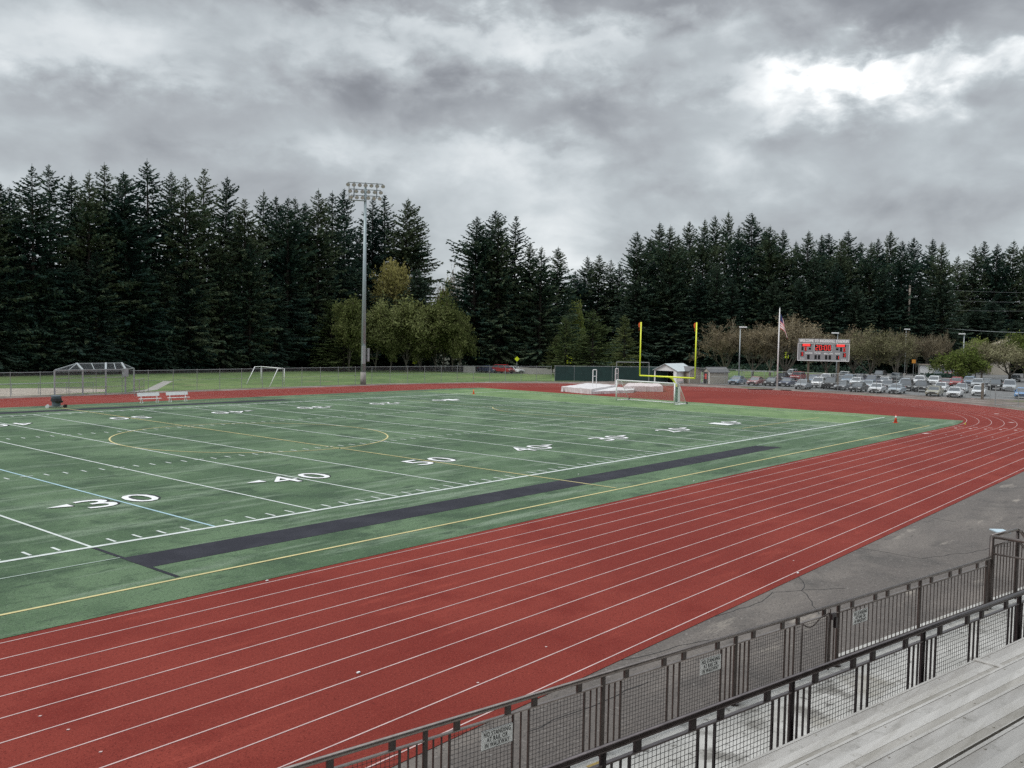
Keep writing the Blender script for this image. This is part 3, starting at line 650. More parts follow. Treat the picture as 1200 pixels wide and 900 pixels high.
for c, hh_ in ((g1,2.35),(g2,2.35)):
    b = MB(); b.cyl(c, c+[0,0,hh_], .06, n=10); b.build('goal_post', M['white'], t, smooth=True)
    b = MB(); bk = c+nb_; mid_ = c+nb_*.45+[0,0,hh_]; b.cyl(c+[0,0,hh_], mid_, .05, n=8); b.cyl(mid_, bk, .05, n=8); b.build('back_stay', M['white'], t, smooth=True)
b = MB(); b.cyl(g1+[0,0,2.35], g2+[0,0,2.35], .06, n=10); b.build('crossbar', M['white'], t, smooth=True)

# ------------------------------------------------------------------ jumping mats and standards
def lump_mat(name, label, corners, h, m_, seed, parts=True):
    c = [np.array(q, float) for q in corners]
    t = thing(name, label, 'mat', sum(c)/4); r2 = np.random.default_rng(seed)
    n, k = 14, 10; vs = []; fs = []
    for j in range(k+1):
        for i in range(n+1):
            fx, fy = i/n, j/k
            q = c[0]*(1-fx)*(1-fy)+c[1]*fx*(1-fy)+c[2]*fx*fy+c[3]*(1-fx)*fy
            edge = min(fx,1-fx,fy,1-fy)
            vs.append((q[0], q[1], h*(.93+.07*math.sin(7*fx+3*fy+seed))+.03*r2.normal() if edge > 0 else h*.9+.02*r2.normal()))
    for j in range(k):
        for i in range(n): a = j*(n+1)+i; fs.append((a,a+1,a+n+2,a+n+1))
    b = MB(); b.add(vs, fs); b.build('cover_top', m_, t, smooth=True)
    b = MB(); ring = [(i,0) for i in range(n)]+[(n,j) for j in range(k)]+[(n-i,k) for i in range(n)]+[(0,k-j) for j in range(k)]
    for a_, b_ in zip(ring, ring[1:]+ring[:1]):
        va = np.array(vs[a_[1]*(n+1)+a_[0]]); vb = np.array(vs[b_[1]*(n+1)+b_[0]])
        ce = sum(c)/4; 
        fa = va*[1,1,0]+(va-ce)*[1,1,0]*.012*r2.normal()+[0,0,.03]; fb = vb*[1,1,0]+[0,0,.03]
        b.add([va,vb,fb,fa], [(0,1,2,3)])
    b.build('cover_skirt', m_, t)
    return t
lump_mat('high_jump_mat', 'large pale covered landing mat on the track behind the end zone, left of the goal', [P(658,459), P(693,462.3), P(722,456.8), P(688,454.5)], .78, M['vinyl'], 3)
lump_mat('high_jump_mat', 'low flap of covered mat lying behind the white soccer goal', [P(694,462.3), P(742,460.5), P(746,457.6), P(718,456.8)], .45, M['vinyl'], 5)
lump_mat('pole_vault_mat', 'pinkish covered landing mat standing behind the soccer goal net', [P(731,458.8), P(777,459.3), P(772,455.3), P(736,454.8)], .85, M['pinkvinyl'], 9)
def standard(u, v, vt, gap, label):
    q = P(u, v); w_ = depth(q); h = (v-vt)*w_/FPX; t = thing('vault_standard', label, 'standard', q)
    e = P(u+gap, v)-q; b = MB(); b.cyl(q, q+[0,0,h], .06, n=8); b.build('upright', M['white'], t)
    b = MB(); b.cyl(q+e+[0,0,h*.05], q+e+[0,0,h], .05, n=8); b.build('upright', M['white'], t)
    b = MB(); b.cyl(q+[0,0,h], q+e+[0,0,h], .05, n=8); b.cyl(q+[0,0,h*.72], q+e+[0,0,h*.72], .04, n=8); b.box(q+[0,0,.08],(.9,.5,.12)); b.build('frame', M['white'], t)
standard(694.3, 460.3, 433.3, 4.2, 'white double standard standing at the pale landing mat')
standard(720.8, 452, 432, 3.2, 'white double standard in front of the green windscreen, behind the mats')
b = MB(); qa, qb = P(722,449), P(760,449.5)
t = thing('pipe_frame', 'grey rectangular pipe frame rising above the green windscreen', 'frame', qa)
b.cyl(qa, qa+[0,0,3.55], .06, n=8); b.cyl(qb, qb+[0,0,3.5], .06, n=8); b.cyl(qa+[0,0,3.5], qb+[0,0,3.5], .06, n=8); b.build('pipes', M['galv_dark'], t)

# ------------------------------------------------------------------ light mast
q = P(425.5, 450.8); wq = depth(q); tp = D(428, 216.5, wq)
lm = thing('light_mast', 'tall grey steel floodlight mast behind the far straight', 'light mast', q)
Ht = tp[2]
b = MB(); b.cyl(q, q+[0,0,Ht-.2], .36, .17, 14); b.build('mast', M['mast'], lm, smooth=True)
b = MB(); b.cyl(q, q+[0,0,1.8], .42, .40, 14); b.build('base_sleeve', M['path'], lm, smooth=True)
vd = np.array([-.62,-.78,0]); cd = np.array([.80,-.60,0])           # rack facing, rack direction
for (z_, dx) in ((3.7,.62),): 
    b = MB(); b.box(q+cd*dx+[0,0,z_+.6], (.35,.3,1.9)); b.build('control_box', M['galv'], lm)
b = MB(); b.box(q-vd*-.4+[0,0,4.3], (.5,.3,2.6)); b.build('equipment_panel', M['galv'], lm)
rows = [(Ht-.25, 7, 4.9, 0), (Ht-1.15, 6, 4.3, 0), (Ht-2.0, 6, 4.0, .25)]
fr = MB()
for (z_, n, wd, off) in rows:
    fr.bar(q+cd*(-wd/2)+[0,0,z_+.22], q+cd*(wd/2)+[0,0,z_+.22], .1, .1)
for sx in (-1,0,1): fr.bar(q+cd*sx*1.6+[0,0,Ht-2.1], q+cd*sx*1.6+[0,0,Ht+.1], .1, .1)
fr.bar(q+cd*-2.3+[0,0,Ht-2.5], q+cd*.1+[0,0,Ht-2.5], .6, .06); fr.bar(q+cd*-2.3+[0,0,Ht-2.5], q+cd*-2.3+[0,0,Ht-.2], .08, .08)
fr.build('lamp_rack', M['galv_dark'], lm)
lampm = mat('floodlight_housing', (.11,.11,.125), .4, .5)
for (z_, n, wd, off) in rows:
    for k in range(n):
        c = q+cd*(-wd/2+wd*k/(n-1))+vd*.25+[0,0,z_-.08]; ax_ = vd*.8+np.array([0,0,-.6]); ax_ /= np.linalg.norm(ax_)
        b = MB(); b.cyl(c-ax_*.22, c+ax_*.12, .12, .29, 12); b.cyl(c-ax_*.42, c-ax_*.22, .09, .12, 10); o = b.build('floodlight', lampm, lm, smooth=True)
        b = MB(); b.cyl(c+ax_*.121, c+ax_*.135, .27, .27, 12); b.build('lens', M['lamp_glass'], o)

# ------------------------------------------------------------------ flagpole
q = P(910.5, 456.6); wq = depth(q); tp = D(913.5, 361.5, wq)
fpole = thing('flagpole', 'white flagpole between the car park and the track', 'flagpole', q)
b = MB(); b.cyl(q, q+[0,0,tp[2]], .13, .07, 12); b.build('pole', M['white'], fpole, smooth=True)
b = MB(); b.cyl(q, q+[0,0,.25], .35, .3, 12); b.build('base', M['path'], fpole)
b = MB()
for k in range(6):
    a_ = math.pi*(k/5-.5); b.cyl(q+[0,0,tp[2]-.02+.1*math.sin(a_)+.1], q+[0,0,tp[2]+.1+.1*math.sin(a_)+.02], .09*math.cos(a_)+.005, n=10)
b.build('finial', M['galv'], fpole)
hp = tp[2]-.75; dirf = np.array(RT[:3])*[1,1,0]; dirf /= np.linalg.norm(dirf); nf = np.array([-dirf[1],dirf[0],0])
fm = MB(); NI, NJ = 26, 18; vs = []
for i in range(NI+1):
    for j in range(NJ+1):
        fu, fv = i/NI, j/NJ                                  # fu along hoist->fly, fv down the hoist
        x = .12 + 1.75*(1-math.exp(-1.5*fu))*(.50+.50*fv) ; drop = 2.3*fv + 2.3*fu**1.1*(1-.3*fv)
        x *= 1.0 - .35*max(0, fu-.6)
        wob = .16*math.sin(9*fu+3.0*fv)*fu**.5
        vs.append(q+dirf*x+nf*wob+[0,0,hp-drop])
fs = []; mi = []
for i in range(NI):
    for j in range(NJ):
        a_ = i*(NJ+1)+j; fs.append((a_,a_+1,a_+NJ+2,a_+NJ+1))
        st = int(13*(j+.5)/NJ)
        mi.append(2 if (i < NI*.3 and j < NJ*6/13) else (0 if st % 2 == 0 else 1))
fl0 = thing('flag', 'striped red, white and blue flag hanging limp from the pole', 'flag', q+[0,0,hp])
off = wloc(fl0); me = mesh_from('cloth', [v_-off for v_ in vs], fs, [M['flag_red'],M['flag_white'],M['flag_blue']], mi, True); link('cloth', me, fl0)
b = MB(); 
for (u0,u1,v) in ((877,905,456.6),(915,927,457.6)): b.bar(P(u0,v)+[0,0,.06], P(u1,v+.3)+[0,0,.06], .5, .12)
o = b.build('runway_board', M['dark']); tag(o, 'low dark boards lying at the foot of the flagpole', 'board')

# ------------------------------------------------------------------ scoreboard
pA, pB = P(946.3,456.2), P(981.5,457.2)
db = (pB-pA); db[2] = 0; LpB = np.linalg.norm(db); db /= LpB; nbd = np.array([db[1],-db[0],0]);  nbd = nbd if nbd@(CAM-pA) > 0 else -nbd
w0 = depth((pA+pB)/2)
cL, cR = 934.6, 994.8
def sbx(u):                                               # distance along the board for a photo column
    d = ray(u, 412); A = np.array([[d[0],-db[0]],[d[1],-db[1]]]); s_ = np.linalg.solve(A, (pA-CAM)[:2]+0*db[:2]); return float(s_[1])
xl, xr = sbx(cL), sbx(cR); bw = xr-xl; xm = (xl+xr)/2
zb_, zt_, zt2 = 4.5, 7.25, 7.98
sb = thing('scoreboard', 'grey stadium scoreboard with red lit digits on two brown posts', 'scoreboard', (pA+pB)/2)
AB = (db, nbd, np.array([0,0,1.0]))
def S(x, z, n=0.): return pA + db*x + nbd*n + np.array([0,0,z])
b = MB(); b.box(S(xm,(zb_+zt_)/2,.15), (bw,.28,zt_-zb_), AB); b.build('panel', M['board'], sb)
b = MB(); b.box(S(xm+.08,(zt_+.06+zt2)/2,.12), (bw,.2,zt2-zt_-.06), AB); b.build('title_board', M['board'], sb)
b = MB()
for (c, sz) in (((xm,zb_+.04),(bw+.06,.09)),((xm,zt_-.04),(bw+.06,.07)),((xl,(zb_+zt_)/2),(.09,zt_-zb_)),((xr,(zb_+zt_)/2),(.09,zt_-zb_))): b.box(S(c[0],c[1],.31), (sz[0],.05,sz[1]), AB)
b.build('border', M['white'], sb)
for x in (0, LpB):
    b = MB(); b.box(S(x,zt_/2-.5,-.12), (.30,.24,zt_-1.0), AB); b.build('post', M['post_brown'], sb)
def sbtxt(tx, x, z, wd, ht, m_, nm='lettering', n=.302):
    v, f = text_geom(tx, wd, ht, .004, .035); b = MB(); b.add([S(x+k[0], z+k[1], n+k[2]) for k in v], f); return b.build(nm, m_, sb)
# bold look: lettering doubled with a slight offset keeps strokes broad
for dx in (0, .025, .05): sbtxt('WELCOME TO INGERSOLL STADIUM', xm+dx, (zt_+.06+zt2)/2, bw*.95, .46, M['white'], n=.226+dx*.1)
X = lambda f_: xl + bw*f_
Zf = lambda f_: zt_ - (zt_-zb_)*f_
def sbbox(f0, f1, g0, g1, m_, nm, n=.295): b = MB(); b.box(S((X(f0)+X(f1))/2,(Zf(g0)+Zf(g1))/2,n), (bw*(f1-f0),.02,(zt_-zb_)*(g1-g0)), AB); return b.build(nm, m_, sb)
# team name panels, clock, digits
for (f0,f1) in ((.07,.26),(.73,.93)): sbbox(f0,f1,.03,.19,M['dark'],'digit_window'); sbbox(f0+.02,f1-.02,.035,.175,M['ledred'],'team_name_panel',.31)
sbbox(.315,.665,.03,.46,M['white'],'clock_border',.30); sbbox(.325,.655,.05,.43,M['dark'],'digit_window',.315)
for (f0,f1,g0,g1) in ((.07,.11,.21,.42),(.13,.17,.19,.45),(.21,.255,.25,.36),(.74,.79,.25,.36),(.82,.86,.21,.44),(.88,.925,.22,.46),(.055,.115,.5,.74),(.88,.94,.52,.76),(.185,.235,.65,.9),(.33,.375,.66,.9),(.395,.44,.66,.9),(.535,.58,.66,.9),(.605,.65,.66,.9),(.75,.81,.66,.9)):
    sbbox(f0,f1,g0,g1,M['dark'],'digit_window')
def seg_digit(dg, fc, gc, fw, gh, m_):
    SEG = {'0':'abcdef','1':'bc','2':'abged','3':'abgcd','8':'abcdefg','7':'abc','6':'acdefg','4':'fgbc','5':'afgcd'}[dg]
    wd, ht = bw*fw, (zt_-zb_)*gh; x, z = X(fc), Zf(gc); tkn = wd*.26; b = MB()
    pos = {'a':(0,ht/2,wd,tkn),'g':(0,0,wd,tkn),'d':(0,-ht/2,wd,tkn),'f':(-wd/2,ht/4,tkn,ht/2),'b':(wd/2,ht/4,tkn,ht/2),'e':(-wd/2,-ht/4,tkn,ht/2),'c':(wd/2,-ht/4,tkn,ht/2)}
    for i_, s_ in enumerate(SEG): c = pos[s_]; b.box(S(x+c[0],z+c[1],.33+.001*i_), (c[2],.02,c[3]), AB)
    b.build('digit', m_, sb)
for dgt, fc in (('2',.37),('0',.44),('0',.54),('0',.61)): seg_digit(dgt, fc, .24, .040, .26, M['ledred'])
b = MB(); b.box(S(X(.49),Zf(.17),.33),(.12,.02,.14),AB); b.box(S(X(.49),Zf(.31),.33),(.12,.02,.14),AB); b.build('colon', M['ledred'], sb)
for dgt, fc, gc in (('0',.15,.32),('0',.902,.34),('3',.085,.62),('3',.91,.64),('1',.785,.78)): seg_digit(dgt, fc, gc, .026, .17, M['ledred'])
for tx, fc, gc, wd in (('DOWN',.215,.56,1.05),('TO GO',.385,.55,.95),('BALL ON',.595,.57,1.3),('QTR',.775,.57,.72),('T.O.L',.09,.88,.72),('T.O.L',.895,.91,.78)):
    for dx in (0,.022): sbtxt(tx, X(fc)+dx, Zf(gc), wd, .26, M['white'], n=.302+dx*.1)

# ------------------------------------------------------------------ lamps, utility pole, wires, road signs
def car_park_lamp(u, v, vt, side, label, rad=.09):
    q = P(u, v); wq = depth(q); h = D(u, vt, wq)[2]; t = thing('car_park_lamp', label, 'lamp post', q, 'car park lamps')
    b = MB(); b.cyl(q, q+[0,0,h], rad*1.25, rad*.8, 10); b.build('pole', M['galv'], t, smooth=True)
    e = RT*[1,1,0]; e /= np.linalg.norm(e)
    b = MB(); b.cyl(q, q+[0,0,.7], .28, .28, 10); b.build('footing', M['path'], t)
    b = MB(); b.box(q+e*.45*side+[0,0,h+.02], (1.25,.5,.22), (e, np.array([-e[1],e[0],0]), (0,0,1))); b.build('lamp_head', M['white'], t, bevel=.04)
car_park_lamp(865.5, 450.3, 383.5, 1, 'pale lamp post in front of the leftmost bare tree')
car_park_lamp(979.5, 449, 390.5, -1, 'pale lamp post rising behind the scoreboard', .08)
car_park_lamp(1127.5, 446.5, 391.5, -1, 'pale lamp post in front of the bright green tree', .11)
car_park_lamp(1059.8, 441, 386.0, 0.4, 'thin lamp post beside the tall wooden utility pole', .07)
q = P(1062, 437.5); wq = depth(q); h = D(1064.5, 335, wq)[2]
up_ = thing('utility_pole', 'tall brown wooden utility pole carrying wires above the car park', 'utility pole', q)
b = MB(); b.cyl(q, q+[0,0,h], .32, .24, 10); b.build('pole', M['pole_wood'], up_, smooth=True)
b = MB(); b.box(q+[0,0,D(1063,383,wq)[2]], (.3,.3,.7)); b.build('bracket', M['galv_dark'], up_)
q2 = P(1182, 435); h2 = 22.0
up2 = thing('utility_pole', 'dark utility pole standing in front of the woods near the right edge', 'utility pole', q2)
b = MB(); b.cyl(q2, q2+[0,0,D(1183,330,depth(q2))[2]], .26, .18, 10); b.build('pole', M['bark'], up2, smooth=True)
def wire(a, b_, sag, label, r_=.03):
    m_ = MB(); pts = [a+(b_-a)*t-np.array([0,0,4*sag*t*(1-t)]) for t in np.linspace(0,1,14)]; m_.tube(pts, r_, 5); o = m_.build('overhead_wire', M['galv_dark']); tag(o, label, 'wire')
wz = D(1063,380,wq)[2]; wp = np.array([q[0],q[1],wz])
wire(wp, D(1230,390,wq-2), .6, 'thick lower wire running right from the tall utility pole', .055)
wire(wp, D(960,386,wq+4), .8, 'thick lower wire running left from the tall utility pole', .05)
for (v0, v1, v2, nm) in ((337,333,343,'topmost'),(349,347,354,'middle'),(361,358,364,'third')):
    pz = np.array([q[0],q[1],D(1064,v0,wq)[2]]); wire(pz, D(1225,v2,wq+8), .4, f'thin {nm} wire running right from the tall utility pole', .016); wire(pz, D(880,v1,wq+30), .6, f'thin {nm} wire running left from the tall utility pole', .014)
def roadsign(u, v, vt, m_, label, shape='diamond', sz=.8):
    q = P(u, v); h = D(u, vt, depth(q))[2]; t = thing('road_sign', label, 'sign', q)
    b = MB(); b.cyl(q, q+[0,0,h], .05, n=6); b.build('pole', M['galv_dark'], t)
    e = RT*[1,1,0]; e /= np.linalg.norm(e); n_ = np.array([e[1],-e[0],0])
    a_ = (e, n_, np.array([0,0,1.0])) if shape != 'diamond' else ((e+[0,0,1])/math.sqrt(2), n_, (np.array([0,0,1.0])-e)/math.sqrt(2))
    b = MB(); b.box(q+[0,0,h-.1]-n_*-.07, (sz,.04,sz if shape != 'tall' else sz*1.7), a_); b.build('panel', m_, t)
roadsign(486, 434, 421, M['signyellow'], 'lime warning sign below the olive trees left of the tall firs', 'tall', 1.0)
roadsign(605.5, 437, 420, M['signyellow'], 'lime warning sign under the middle fir clump', 'diamond', .75)
roadsign(667, 438, 421, M['signyellow'], 'lime warning sign above the left part of the green windscreen', 'tall', 1.1)
roadsign(921, 440, 415.5, M['signyellow'], 'lime warning sign under the bare tree by the flagpole', 'tall', .8)
roadsign(1070, 440, 423, M['signorange'], 'orange sign on a thin pole right of the utility pole', 'square', .9)

# ------------------------------------------------------------------ sheds and buildings
vdir = lambda q: (CAM-np.array(q))*[1,1,0]/np.linalg.norm((CAM-np.array(q))*[1,1,0])
def frame_at(q, rot):
    n = vdir(q); c, s_ = math.cos(rot), math.sin(rot); n = np.array([n[0]*c-n[1]*s_, n[0]*s_+n[1]*c, 0]); e = np.array([-n[1], n[0], 0]); return e, n   # e to the right in the photo
q = P(779.5, 448.6); e, n = frame_at(q, R_(-28))
cp = thing('carport_shed', 'white carport shed with pale metal gable roof and dark open front', 'shed', q)
wd, ln_, eh, rh = 4.3, 6.2, 2.15, 3.2
L3 = lambda x, y, z: q + e*x - n*y + np.array([0,0,z])
b = MB(); b.add([L3(-wd/2,0,0),L3(-wd/2,ln_,0),L3(-wd/2,ln_,eh),L3(-wd/2,0,eh)],[(0,1,2,3)]); b.add([L3(wd/2,0,0),L3(wd/2,ln_,0),L3(wd/2,ln_,eh),L3(wd/2,0,eh)],[(3,2,1,0)])
b.add([L3(-wd/2,ln_,0),L3(wd/2,ln_,0),L3(wd/2,ln_,eh),L3(0,ln_,rh),L3(-wd/2,ln_,eh)],[(0,1,2,3,4)])
b.add([L3(-wd/2,0,eh-.1),L3(wd/2,0,eh-.1),L3(wd/2,0,eh),L3(0,0,rh),L3(-wd/2,0,eh)],[(4,3,2,1,0)])
b.box(L3(-wd/2+.12,.0,eh/2),(.24,.1,eh),(e,n,DZ)); b.box(L3(wd/2-.3,.0,eh/2),(.6,.1,eh),(e,n,DZ)); b.build('wall', M['white'], cp)
b = MB()
for sx in (-1,1): b.prism([L3(0,-.3,rh+.02),L3(sx*(wd/2+.35),-.3,eh-.16),L3(sx*(wd/2+.35),ln_+.3,eh-.16),L3(0,ln_+.3,rh+.02)], (0,0,.08))
b.build('roof', M['metalroof'], cp)
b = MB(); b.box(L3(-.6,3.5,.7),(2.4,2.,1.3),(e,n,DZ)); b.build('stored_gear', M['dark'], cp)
def shed(u, v, wd, ln_, eh, rh, rot, wallm, label, door=False, name='storage_shed'):
    q = P(u, v); e, n = frame_at(q, rot); t = thing(name, label, 'shed', q)
    L3 = lambda x, y, z: q + e*x - n*y + np.array([0,0,z])
    b = MB(); pr = [L3(-wd/2,0,0),L3(wd/2,0,0),L3(wd/2,0,eh),L3(0,0,rh),L3(-wd/2,0,eh)]; b.prism(pr, -n*ln_); b.build('wall', wallm, t)
    for k in (-1,1):
        x = k*(wd/2-.08); b = MB(); b.box(L3(x,-.03,eh/2),(.12,.05,eh),(e,n,DZ)); b.build('corner_trim', M['white'], t)
    b = MB()
    for sx in (-1,1): b.prism([L3(0,-.2,rh+.02),L3(sx*(wd/2+.25),-.2,eh-.1),L3(sx*(wd/2+.25),ln_+.2,eh-.1),L3(0,ln_+.2,rh+.02)], (0,0,.09))
    b.build('roof', M['roofgrey'], t)
    if door:
        b = MB(); b.box(L3(-.1,-.04,1.0),(1.0,.06,2.0),(e,n,DZ)); d = b.build('door', M['dark'], t)
        b = MB(); b.box(L3(-.05,-.09,1.25),(.45,.04,.9),(e,n,DZ)); b.build('notice', M['redpanel'], d)
    return t
shed(814.5, 449.3, 2.5, 3.2, 2.1, 2.75, R_(35), M['beige'], 'tan storage shed right beside the white carport')
shed(827.5, 449.6, 1.7, 4.2, 2.0, 2.75, R_(-48), M['beige_light'], 'cream shed with dark door and a red notice, behind the right upright', True)
q = P(797, 450.3); b = MB(); b.box(q+[0,0,.75],(.8,.05,.45),(RT*[1,1,0],vdir(q),DZ)); 
for sx in (-1,1): b.cyl(q+RT*[1,1,0]*.5*sx, q+RT*[1,1,0]*.5*sx+[0,0,.9], .03, n=6)
o = b.build('small_board', M['pinkvinyl']); tag(o, 'small pinkish board on legs in front of the carport wall', 'board')
# far buildings behind trees
def far_building(u0, u1, v0, vt, w, ln_, label, wm, slant=0, wins=0):
    pL, pR = D(u0, v0, w), D(u1, v0, w); z1 = D(u0, vt, w)[2]; pL[2] = pR[2] = 0
    e = pR-pL; wd = np.linalg.norm(e); e /= wd; n = np.array([e[1],-e[0],0]); n = n if n@(CAM-pL) > 0 else -n
    t = thing('building', label, 'building', (pL+pR)/2); b = MB(); zz = z1+slant
    b.prism([pL,pR,pR+[0,0,zz],pL+[0,0,z1]], -n*ln_); b.build('wall', wm, t)
    b = MB(); b.prism([pL-e*.4+n*.4+[0,0,z1],pR+e*.4+n*.4+[0,0,zz],pR+e*.4-n*(ln_+.4)+[0,0,zz],pL-e*.4-n*(ln_+.4)+[0,0,z1]], (0,0,.2)); b.build('roof', M['beige'], t)
    for i in range(wins):
        c = pL+e*wd*(i+.5)/wins+n*.04; b = MB(); b.box(c+[0,0,z1*.55],(wd/wins*.5,.08,z1*.35),(e,n,DZ)); b.build('window', M['glass'], t)
far_building(1161, 1182.5, 437, 406, 240, 2.2, 'beige building with a slanted roofline half hidden by the right-hand trees', M['beige_light'], 1.9, 0)
far_building(1078, 1104, 441.5, 427.5, 226, 1.2, 'low white and yellow hoarding between the bare trees and the green tree', M['white'], 0)
far_building(1104, 1118, 440.5, 428.5, 222, 5, 'grey flat roofed kiosk left of the bright green tree', M['galv_dark'], 0, 1)
far_building(622, 690, 436, 424, 262, 8, 'low pale building glimpsed beneath the far firs above the windscreen', M['beige'], 0, 5)
far_building(553, 612, 434, 418, 300, 9, 'long low building seen between fir trunks left of the windscreen', M['beige'], 0, 5)
for (u, v, wd, lab) in ((550,436.6,2.4,'leftmost pale block under the middle firs'),(628,438.5,3.,'pale concrete block above the right end of the far fence, left of two'),(638,438.7,3.,'pale concrete block above the right end of the far fence, right of two'),(661,438.6,4.5,'grey crate standing just left above the windscreen'),(678,438.8,6.,'long white crate above the left half of the windscreen'),(612,437.8,2.6,'pale block beside the lime sign under the middle firs')):
    q = P(u, v); b = MB(); e = RT*[1,1,0]; e /= np.linalg.norm(e); n_ = np.array([-e[1],e[0],0])
    b.prism([q-e*wd/2-n_*.35, q-e*wd/2+n_*.35, q-e*wd/2+n_*.15+[0,0,1.15], q-e*wd/2-n_*.15+[0,0,1.15]], e*wd); b.box(q+[0,0,1.2], (wd*.98,.26,.1), (e,n_,DZ)); b.box(q+[0,0,.06], (wd*1.02,.8,.12), (e,n_,DZ))
    o = b.build('concrete_block', M['path']); tag(o, lab, 'block')

# ------------------------------------------------------------------ cars
def car_profiles(kind):
    if kind == 'sedan': return 4.6,1.78,1.43,[(0,.32),(0,.62),(.1,.74),(1.15,.90),(3.75,.98),(4.5,.92),(4.6,.6),(4.58,.32)],[(1.1,.88),(1.85,1.36),(2.2,1.43),(3.0,1.42),(3.85,.97)]
    if kind == 'hatch': return 4.1,1.74,1.5,[(0,.32),(0,.64),(.1,.76),(1.0,.93),(3.9,1.0),(4.08,.85),(4.1,.32)],[(.95,.9),(1.7,1.42),(2.1,1.5),(3.3,1.46),(3.95,.98)]
    if kind == 'suv': return 4.7,1.9,1.75,[(0,.4),(0,.78),(.1,.95),(1.1,1.1),(4.6,1.14),(4.7,.9),(4.7,.4)],[(1.05,1.08),(1.7,1.66),(2.0,1.74),(4.2,1.72),(4.62,1.12)]
    if kind == 'pickup': return 5.6,1.95,1.85,[(0,.45),(0,.85),(.1,1.02),(1.3,1.14),(3.5,1.16),(5.55,1.14),(5.6,.95),(5.6,.45)],[(1.25,1.12),(1.95,1.78),(2.2,1.85),(3.3,1.84),(3.55,1.15)]
    return 4.9,1.95,1.9,[(0,.35),(0,.75),(.1,.95),(.9,1.12),(4.8,1.16),(4.9,.9),(4.9,.35)],[(.85,1.1),(1.6,1.8),(2.0,1.9),(4.55,1.88),(4.82,1.14)]
car_protos = {}
def make_car(kind):
    L, Wd, H, low_, cab = car_profiles(kind)
    t = thing('parked_car', 'car', 'car', (0,0,0))
    def X_(p_, y, k=0): return (p_[0]-L/2, y, p_[1])
    b = MB(); hw_ = Wd/2
    n = len(low_)                                         # lower body: inner full profile plus slight tumblehome
    vs = []
    for (yy, ins) in ((-hw_,.05),(-hw_+.07,0),(hw_-.07,0),(hw_,.05)):
        for (x, z) in low_:
            xx = x + (ins if x < L/2 else -ins); zz = z - (ins*.8 if z > .7 else 0) + (ins*.5 if z < .5 else 0); vs.append((xx-L/2, yy, zz))
    fs = [tuple(range(n-1,-1,-1)), tuple(range(3*n, 4*n))]
    for r in range(3): fs += [(r*n+i, r*n+(i+1)%n, (r+1)*n+(i+1)%n, (r+1)*n+i) for i in range(n)]
    b.add(vs, fs)
    # roof slab and pillars in paint
    zt = max(z for x, z in cab); i1, i2, i3 = cab[1], cab[2], cab[3]; hr = hw_-.24
    b.prism([(i1[0]-L/2+.05,-hr,i1[1]+.02),(i2[0]-L/2,-hr,i2[1]+.03),(i3[0]-L/2,-hr,i3[1]+.03),(i3[0]-L/2+.12,-hr,i3[1]-.05)], (0,2*hr,0))
    for sy in (-1,1):
        for (p0, p1) in ((cab[0],i1),(cab[-1],i3)): b.bar((p0[0]-L/2,sy*(hw_-.1),p0[1]),(p1[0]-L/2,sy*hr,p1[1]),.07,.09)
        m0 = (i2[0]+i3[0])/2; b.bar((m0-L/2,sy*(hw_-.09),low_[3][1]),(m0-L/2,sy*hr,zt-.02),.07,.1)
        b.box((cab[0][0]-L/2+.15, sy*(hw_+.06), cab[0][1]+.12), (.14,.18,.12))
    body = b.build('body', M['paint'], t, bevel=.03)
    g_ = MB(); k = len(cab); ring = []
    for sy in (-1,1):
        for (x, z) in cab: f_ = (z-cab[0][1])/(zt-cab[0][1]); ring.append((x-L/2, sy*((hw_-.1)*(1-f_)+(hr)*f_-.015), z-.012))
    g_.add(ring, [tuple(range(k)), tuple(range(2*k-1,k-1,-1))]+[(i+1,i,k+i,k+i+1) for i in range(k-1)]); g_.build('window', M['glass'], t)
    r_w = .33 if kind in ('sedan','hatch') else .38
    for sx in (.19,.80):
        for sy in (-1,1):
            c = np.array([L*sx-L/2, sy*(hw_-.12), r_w]); b = MB(); b.cyl(c+[0,-.11,0], c+[0,.11,0], r_w, n=16); w_ = b.build('wheel', M['tyre'], t)
            b = MB(); b.cyl(c+[0,sy*.112,0], c+[0,sy*.125,0], r_w*.62, n=12); b.build('rim', M['rim'], w_)
    for sy in (-1,1):
        b = MB(); b.box((-L/2+.04, sy*(hw_-.3), low_[1][1]+.03), (.12,.38,.15)); b.build('headlight', M['lamp_glass'], t, bevel=.02)
        b = MB(); b.box((L/2-.03, sy*(hw_-.2), low_[-3][1]-.05), (.1,.22,.2)); b.build('tail_light', M['redpanel'], t)
    b = MB(); b.box((-L/2-.005,0,low_[1][1]-.02),(.06,.8,.14)); b.box((-L/2-.005,0,low_[0][1]+.1),(.06,1.3,.12)); b.build('grille', M['trim'], t)
    if kind == 'pickup':
        b = MB(); b.box((3.6-L/2+.95,0,1.155),(1.75,1.6,.02)); b.build('truck_bed', M['trim'], t)
    return t
C_ = dict(white=(.68,.69,.70), silver=(.32,.34,.36), grey=(.14,.15,.16), black=(.012,.013,.015), navy=(.02,.03,.075), blue=(.10,.24,.46), slate=(.13,.19,.26), maroon=(.14,.03,.035), pink=(.30,.12,.12), red=(.30,.02,.02), tan=(.30,.28,.20), pale=(.36,.41,.45), dkgreen=(.03,.05,.045))
